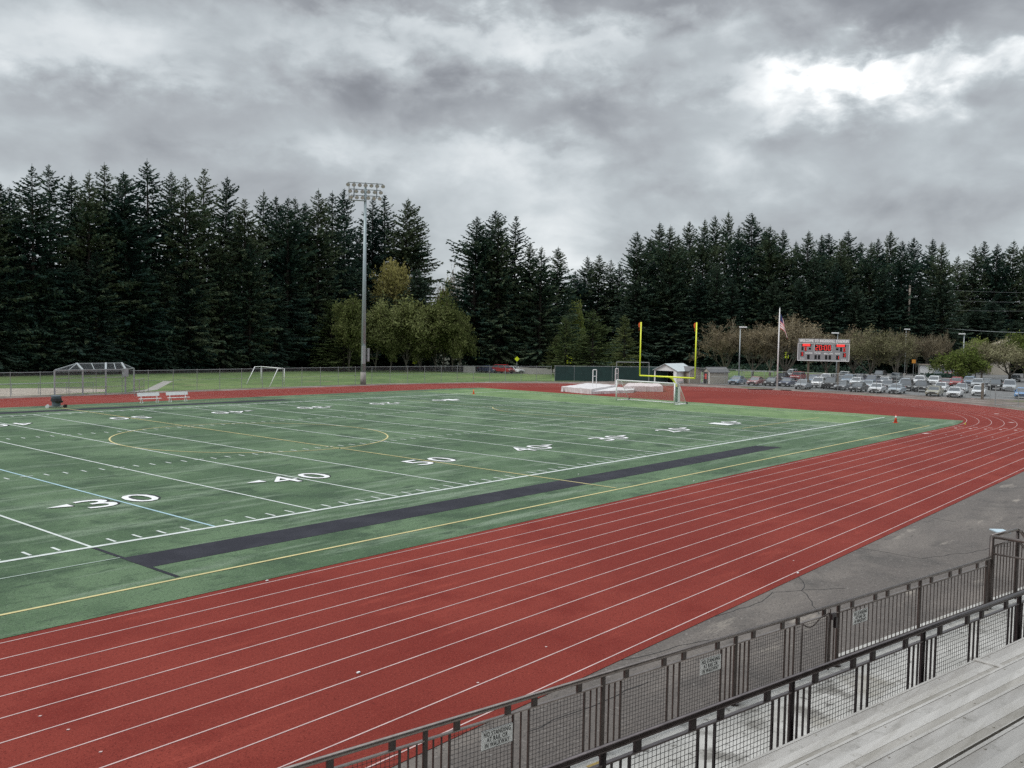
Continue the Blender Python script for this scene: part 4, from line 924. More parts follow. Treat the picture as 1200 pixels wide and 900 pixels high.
cars = [ # u, v of the front wheels, kind, colour, label
 (864,450.6,'sedan','slate','slate blue sedan, leftmost in the front row of the car park'),
 (886,451.6,'sedan','pink','dull rose sedan second from left in the front row, left of the flagpole'),
 (905,452.2,'sedan','black','black sedan parked just left of the flagpole'),
 (923,452.8,'sedan','navy','navy sedan parked just right of the flagpole'),
 (941,456.0,'hatch','silver','silver hatchback at the left scoreboard post'),
 (960,454.5,'suv','white','white crossover between the scoreboard posts'),
 (975,455.6,'pickup','black','black pickup just left of the right scoreboard post'),
 (987,457.0,'sedan','grey','dark grey sedan touching the right scoreboard post'),
 (1006,459.0,'sedan','black','black sedan with a pale windscreen right of the scoreboard, in the front row'),
 (1028,460.2,'sedan','white','white sedan in the front row, first of the white ones right of the scoreboard'),
 (1051,461.2,'sedan','pale','pale blue sedan in the front row below the utility pole'),
 (1095,464.0,'sedan','tan','tan olive sedan in the front row'),
 (1119,465.4,'sedan','white','white low sedan in the front row right of the tan sedan'),
 (1147,464.0,'hatch','white','white rounded car beside the wooden post'),
 (1198,466.8,'hatch','blue','bright blue hatchback at the right edge of the photo'),
 (1018,455.8,'sedan','pale','pale sedan in the second row, behind the first white sedan'),
 (1040,456.0,'sedan','grey','dark grey sedan in the second row right of the pale sedan'),
 (1062,458.0,'suv','black','black car with a dark bonnet in the second row, under the utility pole'),
 (1080,459.2,'suv','black','black crossover in the second row left of the tan sedan'),
 (1103,458.6,'sedan','white','white sedan in the second row behind the tan sedan'),
 (1127,460.2,'sedan','silver','silver sedan in the second row behind the low white sedan'),
 (1167,457.2,'pickup','black','dark pickup behind the gate near the right edge'),
 (1183,458.4,'van','silver','silver van near the right edge, left of the blue hatchback'),
 (1004,452.2,'hatch','white','small white hatchback in the third row right of the scoreboard'),
 (1022,451.6,'suv','navy','navy crossover in the third row'),
 (1037,451.0,'sedan','white','white sedan in the third row below the thin lamp post'),
 (1061,453.0,'sedan','pale','pale blue grey sedan in the third row behind the black car'),
 (1078,451.5,'suv','white','white crossover in the third row, tallest behind the black crossover'),
 (1095,451.8,'suv','white','white crossover in the third row above the tan sedan'),
 (1109,452.5,'sedan','maroon','maroon sedan in the third row'),
 (1121,453.4,'suv','red','dark red crossover in the third row left of the right lamp post'),
 (1136,452.2,'suv','slate','slate crossover in the third row at the foot of the right lamp post'),
 (1146,455.2,'suv','silver','silver crossover in the third row right of the right lamp post'),
 (1157,452.8,'sedan','grey','dark grey sedan behind the dark pickup'),
 (953,449.6,'sedan','slate','slate sedan behind the silver hatchback, left of the scoreboard'),
 (969,449.2,'suv','white','white crossover in the back row between the scoreboard posts'),
 (985,449.6,'sedan','black','black sedan in the back row behind the right scoreboard post'),
 (995,450.6,'suv','slate','slate crossover in the back row right of the scoreboard'),
 (935,446.0,'suv','red','red car beyond the row, right of the flagpole'),
 (926,443.6,'van','white','white van far back under the bare tree by the flagpole'),
 (917,445.8,'sedan','black','black sedan far back behind the flagpole'),
 (1031,444.6,'van','black','large black van in the far row under the olive bare tree'),
 (1111,441.2,'suv','maroon','maroon crossover parked before the grey kiosk'),
 (1100,442.8,'suv','dkgreen','dark green car left of the maroon crossover'),
 (1083,434.5,'sedan','white','white sedan far beyond the car park left of the green tree, left of two'),
 (1106,434.0,'suv','white','white crossover far beyond the car park touching the green tree'),
 (1190,447.2,'sedan','black','black sedan far back at the right edge'),
 (590,437.6,'suv','red','red crossover seen beneath the middle firs'),
 (572,436.8,'sedan','navy','navy sedan seen beneath the middle firs left of the red crossover'),
 (602,437.4,'sedan','white','white sedan half hidden by trunks right of the red crossover'),
 (990,446.2,'pickup','white','white pickup far back right of the scoreboard'),
 (1008,446.4,'sedan','navy','navy sedan far back left of the large black van'),
 (1050,447.4,'suv','grey','dark grey crossover far back under the utility pole'),
]
HEAD = R_(8)
for (u, v, kind, colr, lab) in cars:
    if kind not in car_protos: t = make_car(kind); car_protos[kind] = t
    else: t = copy_tree(car_protos[kind])
    q = P(u, v); t.location = [float(k) for k in q]
    jitter = random.uniform(-.04,.04)
    t.rotation_euler = (0,0,HEAD+jitter + (R_(75) if 540 < u < 640 else 0) + (R_(60) if v < 436 else 0))
    t.location.z = Z['lot'] if u > 700 else .01
    tag(t, lab, 'van' if kind == 'van' else ('pickup' if kind == 'pickup' else 'car'), 'cars in the car park' if v >= 441 else 'cars on the road behind')
    for ch in t.children:
        if ch.name.startswith('body'): ch.color = (*C_[colr], 1)

# ------------------------------------------------------------------ trees
def quads_mesh(name, V, m_):
    n = len(V)//4; faces = np.arange(4*n).reshape(-1,4)
    me = bpy.data.meshes.new(name); me.vertices.add(4*n); me.vertices.foreach_set('co', np.asarray(V, np.float32).ravel())
    me.loops.add(4*n); me.loops.foreach_set('vertex_index', faces.ravel().astype(np.int32))
    me.polygons.add(n); me.polygons.foreach_set('loop_start', np.arange(0,4*n,4,dtype=np.int32)); me.polygons.foreach_set('loop_total', np.full(n,4,dtype=np.int32))
    me.materials.append(m_); me.update(calc_edges=True); me.validate(); return me
def unit(a): return a/np.linalg.norm(a, axis=-1, keepdims=True)
def conifer_meshes(seed, H=34., Rm=4.4, h0=.09, sparse=.0, dens=1., m_=None, droop=.35, spire=.85):
    r = np.random.default_rng(seed); V = []
    tr = MB(); lean = r.normal(0,.008,2)
    ax = lambda z: np.array([lean[0]*z, lean[1]*z, z])
    zz = np.linspace(0,H*.985,9)
    for a_, b_ in zip(zz[:-1], zz[1:]): tr.cyl(ax(a_), ax(b_), .42*(1-a_/H)+.03, .42*(1-b_/H)+.03, 7, cap=False)
    for k in range(8):                                     # dead stubs under the crown
        z = r.uniform(.02, h0+.05)*H; an = r.uniform(0,6.28); L = r.uniform(.4,1.6); tr.cyl(ax(z), ax(z)+[L*math.cos(an),L*math.sin(an),-.2*L], .05, .015, 4, cap=False)
    nbr = int(330*dens*(1-.25*sparse)); golden = 2.39996
    lob = r.uniform(0,6.28,3); lam = r.uniform(.05,.16,3)
    for k in range(nbr):
        t = (k+r.uniform(0,1))/nbr; t = t**1.12
        z = (h0+(1-h0)*.985*t)*H
        an = k*golden+r.normal(0,.35)
        prof = ((1-t)**spire if spire < .9 else (1-math.exp(-3.5*(1-t)))*(1-.12*t))*min(1,.55+t*3.6)
        prof *= 1+lam[0]*math.sin(2*an+lob[0]+z*.25)+lam[1]*math.sin(z*.9+lob[1])+lam[2]*math.sin(an+lob[2]+z*.5)
        if r.random() < sparse*(.35+.5*t): continue
        L = (Rm*prof+.22)*np.clip(r.normal(.92,.2),.4,1.4)
        el = .62*t-.16-droop*.45*(1-t)+r.normal(0,.11)
        d = np.array([math.cos(an)*math.cos(el), math.sin(an)*math.cos(el), math.sin(el)]); o = ax(z)
        side = np.array([-math.sin(an), math.cos(an), 0])
        ns = max(3, int(L/.215)); f = (np.arange(ns)+r.uniform(.1,.9,ns))/ns; f = np.clip(f[f > (.06 if t > .55 else .22)], 0, 1)
        if len(f) == 0: continue
        tr.cyl(o, o+d*L*.8, .045*(1-t)+.014, .010, 3, cap=False)
        sp = o+d*L*f[:,None]; sp[:,2] += -.26*droop*L*f**2+.18*L*f**3
        m = len(f)
        for sgn in (-1,1):
            ls = (.35*L**.42*(1.2-.62*f)+.09)*r.uniform(.6,1.35,m)
            dr = unit(d*(.8+.35*r.random((m,1)))+side*sgn*(.8*r.uniform(.4,1.3,(m,1)))+np.array([0,0,-1])*((.10+.34*(1-t))*r.uniform(.1,1.5,(m,1))))
            wv = unit(np.cross(dr, np.array([0,0,1.0])+r.normal(0,.55,(m,3)))); hw_ = ls*r.uniform(.15,.26,m)
            V.append(np.stack([sp, sp+dr*(ls*.45)[:,None]+wv*hw_[:,None], sp+dr*ls[:,None]+np.array([0,0,.04]), sp+dr*(ls*.45)[:,None]-wv*hw_[:,None]],1).reshape(-1,3))
        ls = (.40*L**.35)*r.uniform(.5,1.15,m); dr = unit(d*.6+np.array([0,0,-.7*(1-.8*t)])+r.normal(0,.3,(m,3))); wv = unit(np.cross(dr, side+r.normal(0,.4,(m,3))))
        V.append(np.stack([sp,sp+dr*(ls*.5)[:,None]+wv*(ls*.24)[:,None],sp+dr*ls[:,None],sp+dr*(ls*.5)[:,None]-wv*(ls*.24)[:,None]],1).reshape(-1,3))
    tip = ax(H*.985)
    for k in range(14):
        an = r.uniform(0,6.28); zt = -r.uniform(0,1.6); d = unit(np.array([math.cos(an)*.6, math.sin(an)*.6, .75])); s_ = np.array([-math.sin(an),math.cos(an),0]); o = tip+[0,0,zt]; L = .35+.25*-zt
        V.append(np.array([o,o+d*L*.5+s_*.07,o+d*L,o+d*L*.5-s_*.07]))
    V.append(np.array([tip-[.06,0,.6],tip+[.06,0,-.6],tip+[.02,0,.7],tip+[-.02,0,.7]]))
    tm = mesh_from('trunk', tr.v, tr.f, [M['bark']])
    return tm, quads_mesh('crown', np.concatenate(V), m_ or M['needles'])
def tree_thing(name, tm, cm, label, cat, loc, sxy=1, sz=1, rot=0, group=None):
    t = thing(name, label, cat, loc, group); t.scale = (sxy, sxy, sz); t.rotation_euler = (0,0,rot)
    link('trunk', tm, t); link('crown', cm, t); return t
spireV = [conifer_meshes(s, sparse=sp_, Rm=rm_, h0=.08, spire=.95, dens=1.4, droop=dr_) for s, sp_, rm_, dr_ in ((1,.2,5.9,.35),(2,.3,5.2,.2),(3,.12,6.5,.45),(4,.22,5.8,.5),(5,.34,5.4,.3),(6,.14,6.2,.4))]
fullV = [conifer_meshes(s, sparse=sp_, Rm=rm_, h0=.06, dens=1.45, spire=.95, droop=dr_) for s, sp_, rm_, dr_ in ((21,.05,6.2,.3),(22,.12,5.4,.5),(23,.04,6.8,.38),(24,.2,5.8,.25),(25,.08,6.4,.6))]
hemV = [conifer_meshes(s, sparse=.02, Rm=6.0, h0=.03, dens=1.4, droop=.6, spire=.6, m_=M['needles_blue']) for s in (31,32)]
yngV = [conifer_meshes(s, H=34., sparse=.12, Rm=8.5, h0=.08, dens=.9, spire=.7, m_=M['needles_pale']) for s in (41,42)]
ORD = ['first','second','third','fourth','fifth','sixth','seventh','eighth','ninth','tenth','eleventh','twelfth','thirteenth','fourteenth','fifteenth','sixteenth','seventeenth','eighteenth','nineteenth','twentieth','twenty-first','twenty-second','twenty-third','twenty-fourth','twenty-fifth','twenty-sixth','twenty-seventh','twenty-eighth','twenty-ninth','thirtieth','thirty-first','thirty-second','thirty-third','thirty-fourth','thirty-fifth','thirty-sixth','thirty-seventh','thirty-eighth','thirty-ninth','fortieth']
def plant_row(spec, variants, fmt, group, name='conifer_tree', wid=1.0, cat='tree'):
    spec = sorted(spec, key=lambda k: k[0])
    for i, (u, vt, pos) in enumerate(spec):
        tp = PY(u, vt, pos[1]) if pos[0] == 'y' else D(u, vt, pos[1])
        H = tp[2]+.3; tm, cm = variants[i*7 % len(variants)] if len(variants) > 1 else variants[0]
        k = (H/34)**.6*wid*random.uniform(.80,1.28)
        tree_thing(name, tm, cm, fmt.format(ORD[i]), cat, (tp[0],tp[1],0), k, H/34, random.uniform(0,6.28), group)
left = [(-16,215),(0,216),(14,221),(39,195),(60,192),(82,206),(103,202),(123,193),(137,201),(147,204),(176,189),(203,202),(218,207),(238,197),(261,207),(287,233),(307.5,224),(326,230),(337,232),(346,233),(357,237),(372,223),(390,226),(406,221),(438,232),(452,228),(473,233),(485,245)]
plant_row([(u, v, ('y', (119,122,126)[i%3])) for i, (u, v) in enumerate(left) if u < 436], spireV, 'tall spired fir, {} from left in the front row behind the ball field', 'tall firs behind the ball field')
plant_row([(u, v, ('d', 206+4*(i%2))) for i, (u, v) in enumerate([k for k in left if k[0] > 436])], spireV, 'tall dark fir right of the floodlight mast, {} from left of four', 'firs right of the floodlight mast', wid=1.15)
plant_row([(u, 205+(u*7)%22, ('y', (119,123,127)[i%3])) for i, u in enumerate(range(-190, -20, 20))], spireV, 'tall fir beyond the left edge of the photo, {} from left', 'firs beyond the left edge')
random.seed(3)
plant_row([(u+random.uniform(-6,6), random.uniform(258,300), ('y', 129+random.uniform(0,3))) for u in range(-15, 440, 24)], fullV, 'shorter dense fir, {} from left in the rear rank behind the ball field', 'rear firs behind the ball field')
plant_row([(u+random.uniform(-8,8), random.uniform(285,330), ('y', 117+random.uniform(-1,2))) for u in range(-10, 345, 30)], hemV+fullV[:2], 'broad low-branched fir, {} from left along the wood edge behind the ball field', 'broad firs at the wood edge', wid=1.05)
plant_row([(u+random.uniform(-4,4), random.uniform(340,375), ('y', 136)) for u in range(-20, 400, 17)], hemV, 'low dark fir, {} from left at the back of the wood behind the ball field', 'low firs closing the wood behind the ball field', wid=1.7)
mid = [(556.5,254),(567,263),(577.5,246),(587,255),(604,253),(622,285),(634,290),(653,291)]
plant_row([(u, v, ('d', (192,198,195)[i%3])) for i, (u, v) in enumerate(mid)], fullV[:2]+spireV[:3], 'tall dark fir, {} from left in the middle clump beside the sky gap', 'firs of the middle clump', wid=1.06)
plant_row([(568,335,('d',206)),(583,330,('d',207)),(600,325,('d',208)),(620,335,('d',206)),(640,330,('d',205))], hemV, 'lower dense fir, {} from left at the back of the middle clump', 'rear firs of the middle clump', wid=1.1)
gapR = [(676,318),(689,301),(702,299),(717,305),(728,310)]
plant_row([(u, v, ('d', 245+5*(i%2))) for i, (u, v) in enumerate(gapR)], fullV, 'distant fir, {} from left between the middle clump and the right wood', 'distant firs between the clumps')
right = [(749,271),(760,280),(772,261),(784,265),(797,276),(810,259),(825,257),(840,252),(854,248),(868,266),(884,249),(896,268),(904,265),(917,269),(932,283),(946,271),(962,275),(974,273),(985,280),(996,271),(1010,284),(1020,284),(1029,280),(1044,271),(1060,282),(1073,278),(1092,280),(1103,284)]
plant_row([(u, v, ('d', (238,246,254)[i%3])) for i, (u, v) in enumerate(right)], fullV+spireV[:2], 'tall dark fir, {} from left in the wood behind the bare trees', 'tall firs of the right wood', wid=1.0)
plant_row([(u+random.uniform(-6,6), random.uniform(300,345), ('d', 232+random.uniform(0,6))) for u in range(742, 1120, 24)], hemV+fullV, 'broad fir, {} from left along the front of the right wood', 'broad firs fronting the right wood', wid=1.25)
plant_row([(u+random.uniform(-5,5), random.uniform(350,385), ('d', 262)) for u in range(660, 1215, 22)], hemV, 'low dark fir, {} from left at the back of the right wood', 'low firs at the back of the right wood', wid=1.9)
farR = [(1122,300),(1131,305),(1142,288),(1154,282),(1167,286),(1178,297),(1187,282),(1199,288),(1214,284)]
plant_row([(u, v, ('d', 275+6*(i%2))) for i, (u, v) in enumerate(farR)], spireV+fullV, 'farther dark fir, {} from left in the group at the right edge', 'firs at the right edge', wid=1.0)
plant_row([(664,372,('d',172)),(696,364,('d',170)),(683,392,('d',176)),(733,370,('d',215)),(652,395,('d',190))], yngV, 'young yellowish conifer, {} from the left above the green windscreen', 'young conifers above the windscreen', name='young_conifer')
plant_row([(404,372,('d',176)),(389,352,('d',178))], yngV, 'young yellowish conifer just left of the floodlight mast, {} of two', 'young conifers by the mast', name='young_conifer')
plant_row([(450,345,('d',190)),(490,316,('d',192)),(425,338,('d',190)),(415,352,('d',190))], hemV, 'dense rounded dark conifer, {} from the left behind the olive trees', 'dark conifers behind the olive trees', wid=1.5, name='dense_conifer')

# far mass of the woods behind the ranks: nobody could count it
wr = np.random.default_rng(17); WQ = []
def wood_mass(p0, p1, n, h, spread, sz=.8):
    t = wr.random((n,1)); hh = h*(.75+.25*np.sin(t*23)+.12*np.sin(t*61))
    c = p0+(p1-p0)*t+np.c_[wr.normal(0,spread,n), wr.normal(0,spread,n), (wr.random((n,1))*hh)[:,0]]
    a = unit(wr.normal(0,1,(n,3))*[1,1,.5]+[0,0,-.4]); b_ = unit(np.cross(a, wr.normal(0,1,(n,3)))); s_ = sz*wr.uniform(.5,1.2,(n,1))
    WQ.append(np.stack([c-a*s_, c+b_*s_*.4, c+a*s_, c-b_*s_*.4],1).reshape(-1,3))
wood_mass(np.array([30,142,0.]), np.array([158,140,0.]), 16000, 19, 2.2)
wood_mass(D(430,436,200)*[1,1,0], D(500,436,202)*[1,1,0], 3500, 15, 2.2)
wood_mass(D(556,436,200)*[1,1,0]+[0,0,5], D(650,436,202)*[1,1,0]+[0,0,5], 4500, 16, 2.2)
wood_mass(D(650,436,275)*[1,1,0], D(1110,436,272)*[1,1,0], 20000, 23, 2.8, 1.0)
wood_mass(D(1090,436,300)*[1,1,0], D(1260,436,300)*[1,1,0], 8000, 19, 2.8, 1.0)
o = link('far_woods', quads_mesh('far_woods', np.concatenate(WQ), M['needles_blue'])); tag(o, 'dark mass of far woods behind the ranks of firs', 'woods', kind='stuff')

# deciduous trees
def branchy(seed, H, Rm, h0, levels, kids, up, leaf=0, leaf_m=None, leaf_sz=.3, bark=None, thick=.2, twig_r=.022, shape=.5):
    r = np.random.default_rng(seed); tr = MB(); tw = MB(); tips = []
    def grow(p, d, L, rad, lev):
        n = 3; 
        for k in range(n):
            d2 = unit(d+r.normal(0,.12,3)+np.array([0,0,up*.12])); q = p+d2*L/n
            (tr if lev < 2 else tw).cyl(p, q, max(rad*(1-.22*k), twig_r), max(rad*(1-.22*(k+1)), twig_r*.8), 5 if lev < 2 else 3, cap=False)
            if lev >= 1: tips.append(q)
            if lev < levels and k > 0:
                for _ in range(kids if k == n-1 else max(1, kids-1)):
                    dd = unit(d2*1.0+r.normal(0,.55,3)*(1 if lev else .8)+np.array([0,0,up*.35])); grow(q, dd, L*r.uniform(.5,.78), rad*.5, lev+1)
            p, d = q, d2
    z0 = h0*H; tr.cyl((0,0,0),(0,0,z0),thick*1.15,thick,7,cap=False)
    nl = 7
    for k in range(nl):
        an = 6.283*k/nl+r.normal(0,.3); tilt = r.uniform(.25,.75)*shape*1.6
        grow(np.array([0,0,z0*r.uniform(.85,1.05)]), unit(np.array([math.cos(an)*tilt, math.sin(an)*tilt, 1.0])), H*r.uniform(.30,.42), thick*.5, 0)
    grow(np.array([0,0,z0]), np.array([0,0,1.0]), H*.42, thick*.6, 0)
    T = np.array(tips); allv = np.array(tr.v+tw.v)
    # normalise to size
    kz = (H)/max(allv[:,2].max(), 1); kr = Rm/np.percentile(np.hypot(T[:,0],T[:,1]), 97)
    S_ = np.array([kr,kr,kz])
    def nz(v): v = np.array(v); s_ = np.ones_like(v)*S_; return v*s_
    tm = mesh_from('trunk', nz(tr.v), tr.f, [bark or M['paleb']])
    T = T*S_
    Vt = nz(tw.v); faces = tw.f; mats = [M['twig']]; mi = [0]*len(faces); verts = [Vt]; nv = len(Vt)
    if leaf:
        idx = r.integers(0, len(T), leaf); c = T[idx]+r.normal(0,leaf_sz*1.3,(leaf,3)); a = unit(r.normal(0,1,(leaf,3))); b_ = unit(np.cross(a, r.normal(0,1,(leaf,3)))); s_ = leaf_sz*r.uniform(.5,1.2,(leaf,1))
        Q = np.stack([c-a*s_, c+b_*s_*.5, c+a*s_, c-b_*s_*.5],1).reshape(-1,3); verts.append(Q)
        faces = faces+[(nv+4*i,nv+4*i+1,nv+4*i+2,nv+4*i+3) for i in range(leaf)]; mats.append(leaf_m); mi += [1]*leaf
    cm = mesh_from('crown', np.concatenate(verts), faces, mats, mi)
    return tm, cm, H, Rm
def place_dec(proto, u, v, vt, halfw, name, label, group=None, w=None):
    tm, cm, H, Rm = proto
    q = P(u, v) if w is None else D(u, v, w)*np.array([1,1,0]); wq = depth(q); h = D(u, vt, wq)[2]
    return tree_thing(name, tm, cm, label, 'tree', q, halfw*wq/FPX/Rm, h/H, random.uniform(0,6.28), group)
bareV = [branchy(s, 11, 5, .16, 3, 3, .75, leaf=7000, leaf_m=M['buds'], leaf_sz=.15, thick=.2, twig_r=.020, shape=.62) for s in (51,52,53)]
bareG = [branchy(s, 11, 5, .16, 3, 3, .5, leaf=9500, leaf_m=M['greybuds'], leaf_sz=.17, thick=.2, twig_r=.020, shape=.75) for s in (55,56)]
poleV = [branchy(s, 11, 2.2, .10, 3, 3, 1.3, leaf=1500, leaf_m=M['buds'], leaf_sz=.13, thick=.12, twig_r=.02, shape=.25) for s in (57,58)]
oliveV = [branchy(s, 14, 4, .10, 3, 3, .45, leaf=16000, leaf_m=M['olive'], leaf_sz=.30, thick=.16, twig_r=.02, shape=.45) for s in (61,62,63)]
goldV = [branchy(s, 14, 5, .2, 3, 3, .5, leaf=12000, leaf_m=M['gold'], leaf_sz=.32, thick=.2, twig_r=.02, shape=.6) for s in (65,)]
limeV = [branchy(s, 9, 5, .14, 3, 3, .15, leaf=9000, leaf_m=M['lime'], leaf_sz=.26, thick=.16, twig_r=.02, shape=.9) for s in (67,68)]
for (u, v, vt, hw_, k, lab) in ((849,443,369,32,0,'rounded bare brown tree, leftmost of the bare trees, right of the goalpost'),(882,444,376,27,1,'bare brown tree behind the left lamp post'),(920,445,366,46,2,'widest bare brown tree, behind the flagpole'),(968,442,379,34,0,'bare brown tree rising behind the scoreboard'),(1000,443,380,26,1,'bare brown tree at the right end of the scoreboard'),(902,441,376,26,0,'slim bare tree half hidden behind the flagpole')):
    place_dec(bareV[k], u, v, vt, hw_, 'bare_tree', lab, 'bare trees by the car park')
for (u, v, vt, hw_, k, lab) in ((1019,447,381,38,0,'olive budding tree, widest one right of the scoreboard'),(1150,446,398,30,1,'brownish budding tree right of the bright green tree'),(1183,447,396,40,0,'wide budding tree in front of the beige building at the right edge'),(1048,445,386,26,1,'olive budding tree under the utility pole')):
    place_dec(bareG[k], u, v, vt, hw_, 'budding_tree', lab, 'budding trees by the car park')
for i, (u, vt) in enumerate(((1052,384),(1062,386),(1073,388),(1085,388),(1097,386),(1108,390))):
    place_dec(poleV[i%2], u, 439, vt, 11, 'slender_tree', f'slender upright bare tree, {ORD[i]} from the left in the row right of the utility pole', 'slender bare trees')
place_dec(limeV[0], 1127, 447, 402, 30, 'leafy_tree', 'bright lime green spreading tree behind the right lamp post')
place_dec(limeV[1], 1143, 443, 396, 20, 'leafy_tree', 'green leafy tree behind the lime one, left of the beige building')
place_dec(limeV[1], 1200, 443, 389, 24, 'leafy_tree', 'green leafy tree at the right edge of the photo, beside the dark utility pole')
for i, (u, v, vt, hw_) in enumerate(((409,436,347,20),(440,435.5,348,24),(476,435.5,350,25),(510,435.5,355,24),(530,436,346,20),(492,435.5,388,14),(458,435.6,380,14),(519,435.4,362,17),(539,436.5,372,13))):
    place_dec(oliveV[i%3], u, v, vt, hw_, 'leafy_tree', ['olive green tree touching the left side of the floodlight mast','olive green tree just right of the floodlight mast','rounded olive green tree in the middle of the row right of the mast','olive green tree right of the lime warning sign','tall olive tree at the right end of the row beside the middle firs','short olive tree behind the lime warning sign','short olive tree between the first two olive trees right of the mast','olive tree filling the gap just left of the tall olive tree','small olive tree at the foot of the middle firs, rightmost of the row'][i], 'olive spring trees')
place_dec(goldV[0], 452, 434, 304, 25, 'leafy_tree', 'golden green tree rising high above the olive row right of the mast', w=196)
place_dec(bareV[1], 528, 434, 308, 26, 'bare_tree', 'pale bare tree seen against the sky gap beside the middle firs', w=205)
place_dec(limeV[0], 520, 435, 330, 22, 'leafy_tree', 'green leafy tree low in the sky gap', w=200)
place_dec(limeV[1], 672, 438, 352, 12, 'leafy_tree', 'green leafy tree right of the middle fir clump', w=205)
# undergrowth
ug = np.random.default_rng(5); Vq = []
def scrub(p0, p1, n, h, spread):
    t = ug.random((n,1)); c = p0+(p1-p0)*t+np.c_[ug.normal(0,spread,n), ug.normal(0,spread,n), ug.random(n)**1.5*h]
    a = unit(ug.normal(0,1,(n,3))); b_ = unit(np.cross(a, ug.normal(0,1,(n,3)))); s_ = ug.uniform(.15,.42,(n,1))
    Vq.append(np.stack([c-a*s_, c+b_*s_*.6, c+a*s_, c-b_*s_*.6],1).reshape(-1,3))
scrub(np.array([40,124,0.]), np.array([150,126,0.]), 9000, 2.2, 2.0)
scrub(np.array([160,118,0.]), np.array([205,95,0.]), 3000, 1.6, 2.0)
scrub(D(850,436,232)*[1,1,0], D(1010,436,230)*[1,1,0], 5000, 1.8, 2.0)
scrub(D(720,436,240)*[1,1,0], D(860,436,236)*[1,1,0], 5000, 2.2, 2.5)
o = link('undergrowth', quads_mesh('undergrowth', np.concatenate(Vq), M['needles_blue'])); tag(o, 'dark low scrub under the firs', 'undergrowth', kind='stuff')
hedge = MB()
for (u, v, wd, lab) in ((1120,444.2,3.6,'clipped dark hedge at the foot of the bright green tree'),(1098,444.0,4.5,'clipped dark hedge left of the bright green tree')):
    q = P(u, v); n = 900; r = np.random.default_rng(int(u)); c = q+np.c_[r.normal(0,wd*.4,n), r.normal(0,wd*.4,n), r.random(n)*1.1]; a = unit(r.normal(0,1,(n,3))); b_ = unit(np.cross(a, r.normal(0,1,(n,3)))); s_ = r.uniform(.12,.3,(n,1))
    off = np.array(q); o = link('hedge', quads_mesh('hedge', (np.stack([c-a*s_, c+b_*s_*.6, c+a*s_, c-b_*s_*.6],1)-off).reshape(-1,3), M['needles_blue']), loc=tuple(off)); tag(o, lab, 'hedge')

# ------------------------------------------------------------------ sky, sun, camera
world = bpy.data.worlds.new('World'); sc.world = world; world.use_nodes = True; nt = world.node_tree; N = nt.nodes; Lk = nt.links
bg = N['Background']
SUN_EL, SUN_AZ = R_(50), YAW + R_(112)                     # behind the clouds, high on the left
sky = N.new('ShaderNodeTexSky'); sky.sky_type = 'NISHITA'; sky.sun_disc = False; sky.sun_elevation = SUN_EL; sky.sun_rotation = math.pi/2-SUN_AZ
tc = N.new('ShaderNodeTexCoord'); nrm = N.new('ShaderNodeVectorMath'); nrm.operation = 'NORMALIZE'; Lk.new(tc.outputs['Generated'], nrm.inputs[0])
sep = N.new('ShaderNodeSeparateXYZ'); Lk.new(nrm.outputs[0], sep.inputs[0])
def mth(op, *a):
    n = N.new('ShaderNodeMath'); n.operation = op
    for i, q in enumerate(a):
        if isinstance(q, (int, float)): n.inputs[i].default_value = q
        else: Lk.new(q, n.inputs[i])
    return n.outputs[0]
def mapr(v, a, b, c, d, smooth=True):
    n = N.new('ShaderNodeMapRange'); n.interpolation_type = 'SMOOTHSTEP' if smooth else 'LINEAR'
    for i, q in enumerate((v, a, b, c, d)):
        if isinstance(q, (int, float)): n.inputs[i].default_value = q
        else: Lk.new(q, n.inputs[i])
    return n.outputs[0]
scl = N.new('ShaderNodeVectorMath'); scl.operation = 'MULTIPLY'; Lk.new(nrm.outputs[0], scl.inputs[0]); scl.inputs[1].default_value = (1, 1, 1.75)
def noise(vec, scale, detail, rough, dist=0., off=(0,0,0)):
    mp = N.new('ShaderNodeMapping'); mp.inputs['Location'].default_value = off; Lk.new(vec, mp.inputs['Vector'])
    n = N.new('ShaderNodeTexNoise'); n.inputs['Scale'].default_value = scale; n.inputs['Detail'].default_value = detail; n.inputs['Roughness'].default_value = rough; n.inputs['Distortion'].default_value = dist
    Lk.new(mp.outputs[0], n.inputs['Vector']); return n.outputs['Fac']
n1 = noise(scl.outputs[0], 4.2, 7, .46, .25, (3.1,1.7,.4)); n2 = noise(scl.outputs[0], 10., 8, .50, .35, (8.,2.,4.)); n3 = noise(scl.outputs[0], 26., 6, .55, .2, (1.,7.,2.))
vw = N.new('ShaderNodeVectorMath'); vw.operation = 'ADD'; wv_ = N.new('ShaderNodeTexNoise'); wv_.inputs['Scale'].default_value = 9.; wv_.inputs['Detail'].default_value = 5; Lk.new(scl.outputs[0], wv_.inputs['Vector'])
ws_ = N.new('ShaderNodeVectorMath'); ws_.operation = 'SCALE'; ws_.inputs['Scale'].default_value = .22; Lk.new(wv_.outputs['Color'], ws_.inputs[0]); Lk.new(scl.outputs[0], vw.inputs[0]); Lk.new(ws_.outputs[0], vw.inputs[1])
vor = N.new('ShaderNodeTexVoronoi'); vor.feature = 'SMOOTH_F1'; vor.inputs['Scale'].default_value = 7.; vor.inputs['Smoothness'].default_value = .45; Lk.new(vw.outputs[0], vor.inputs['Vector'])
lump = mth('MULTIPLY', mth('SUBTRACT', .42, vor.outputs['Distance']), .15)          # rounded heads of cumulus in the deck
base_ = mth('ADD', mth('ADD', mth('ADD', mth('MULTIPLY', n1, .50), mth('MULTIPLY', n2, .38)), mth('MULTIPLY', n3, .12)), lump)
base_ = mth('ADD', mth('MULTIPLY', mth('SUBTRACT', base_, .5), .82), .505)
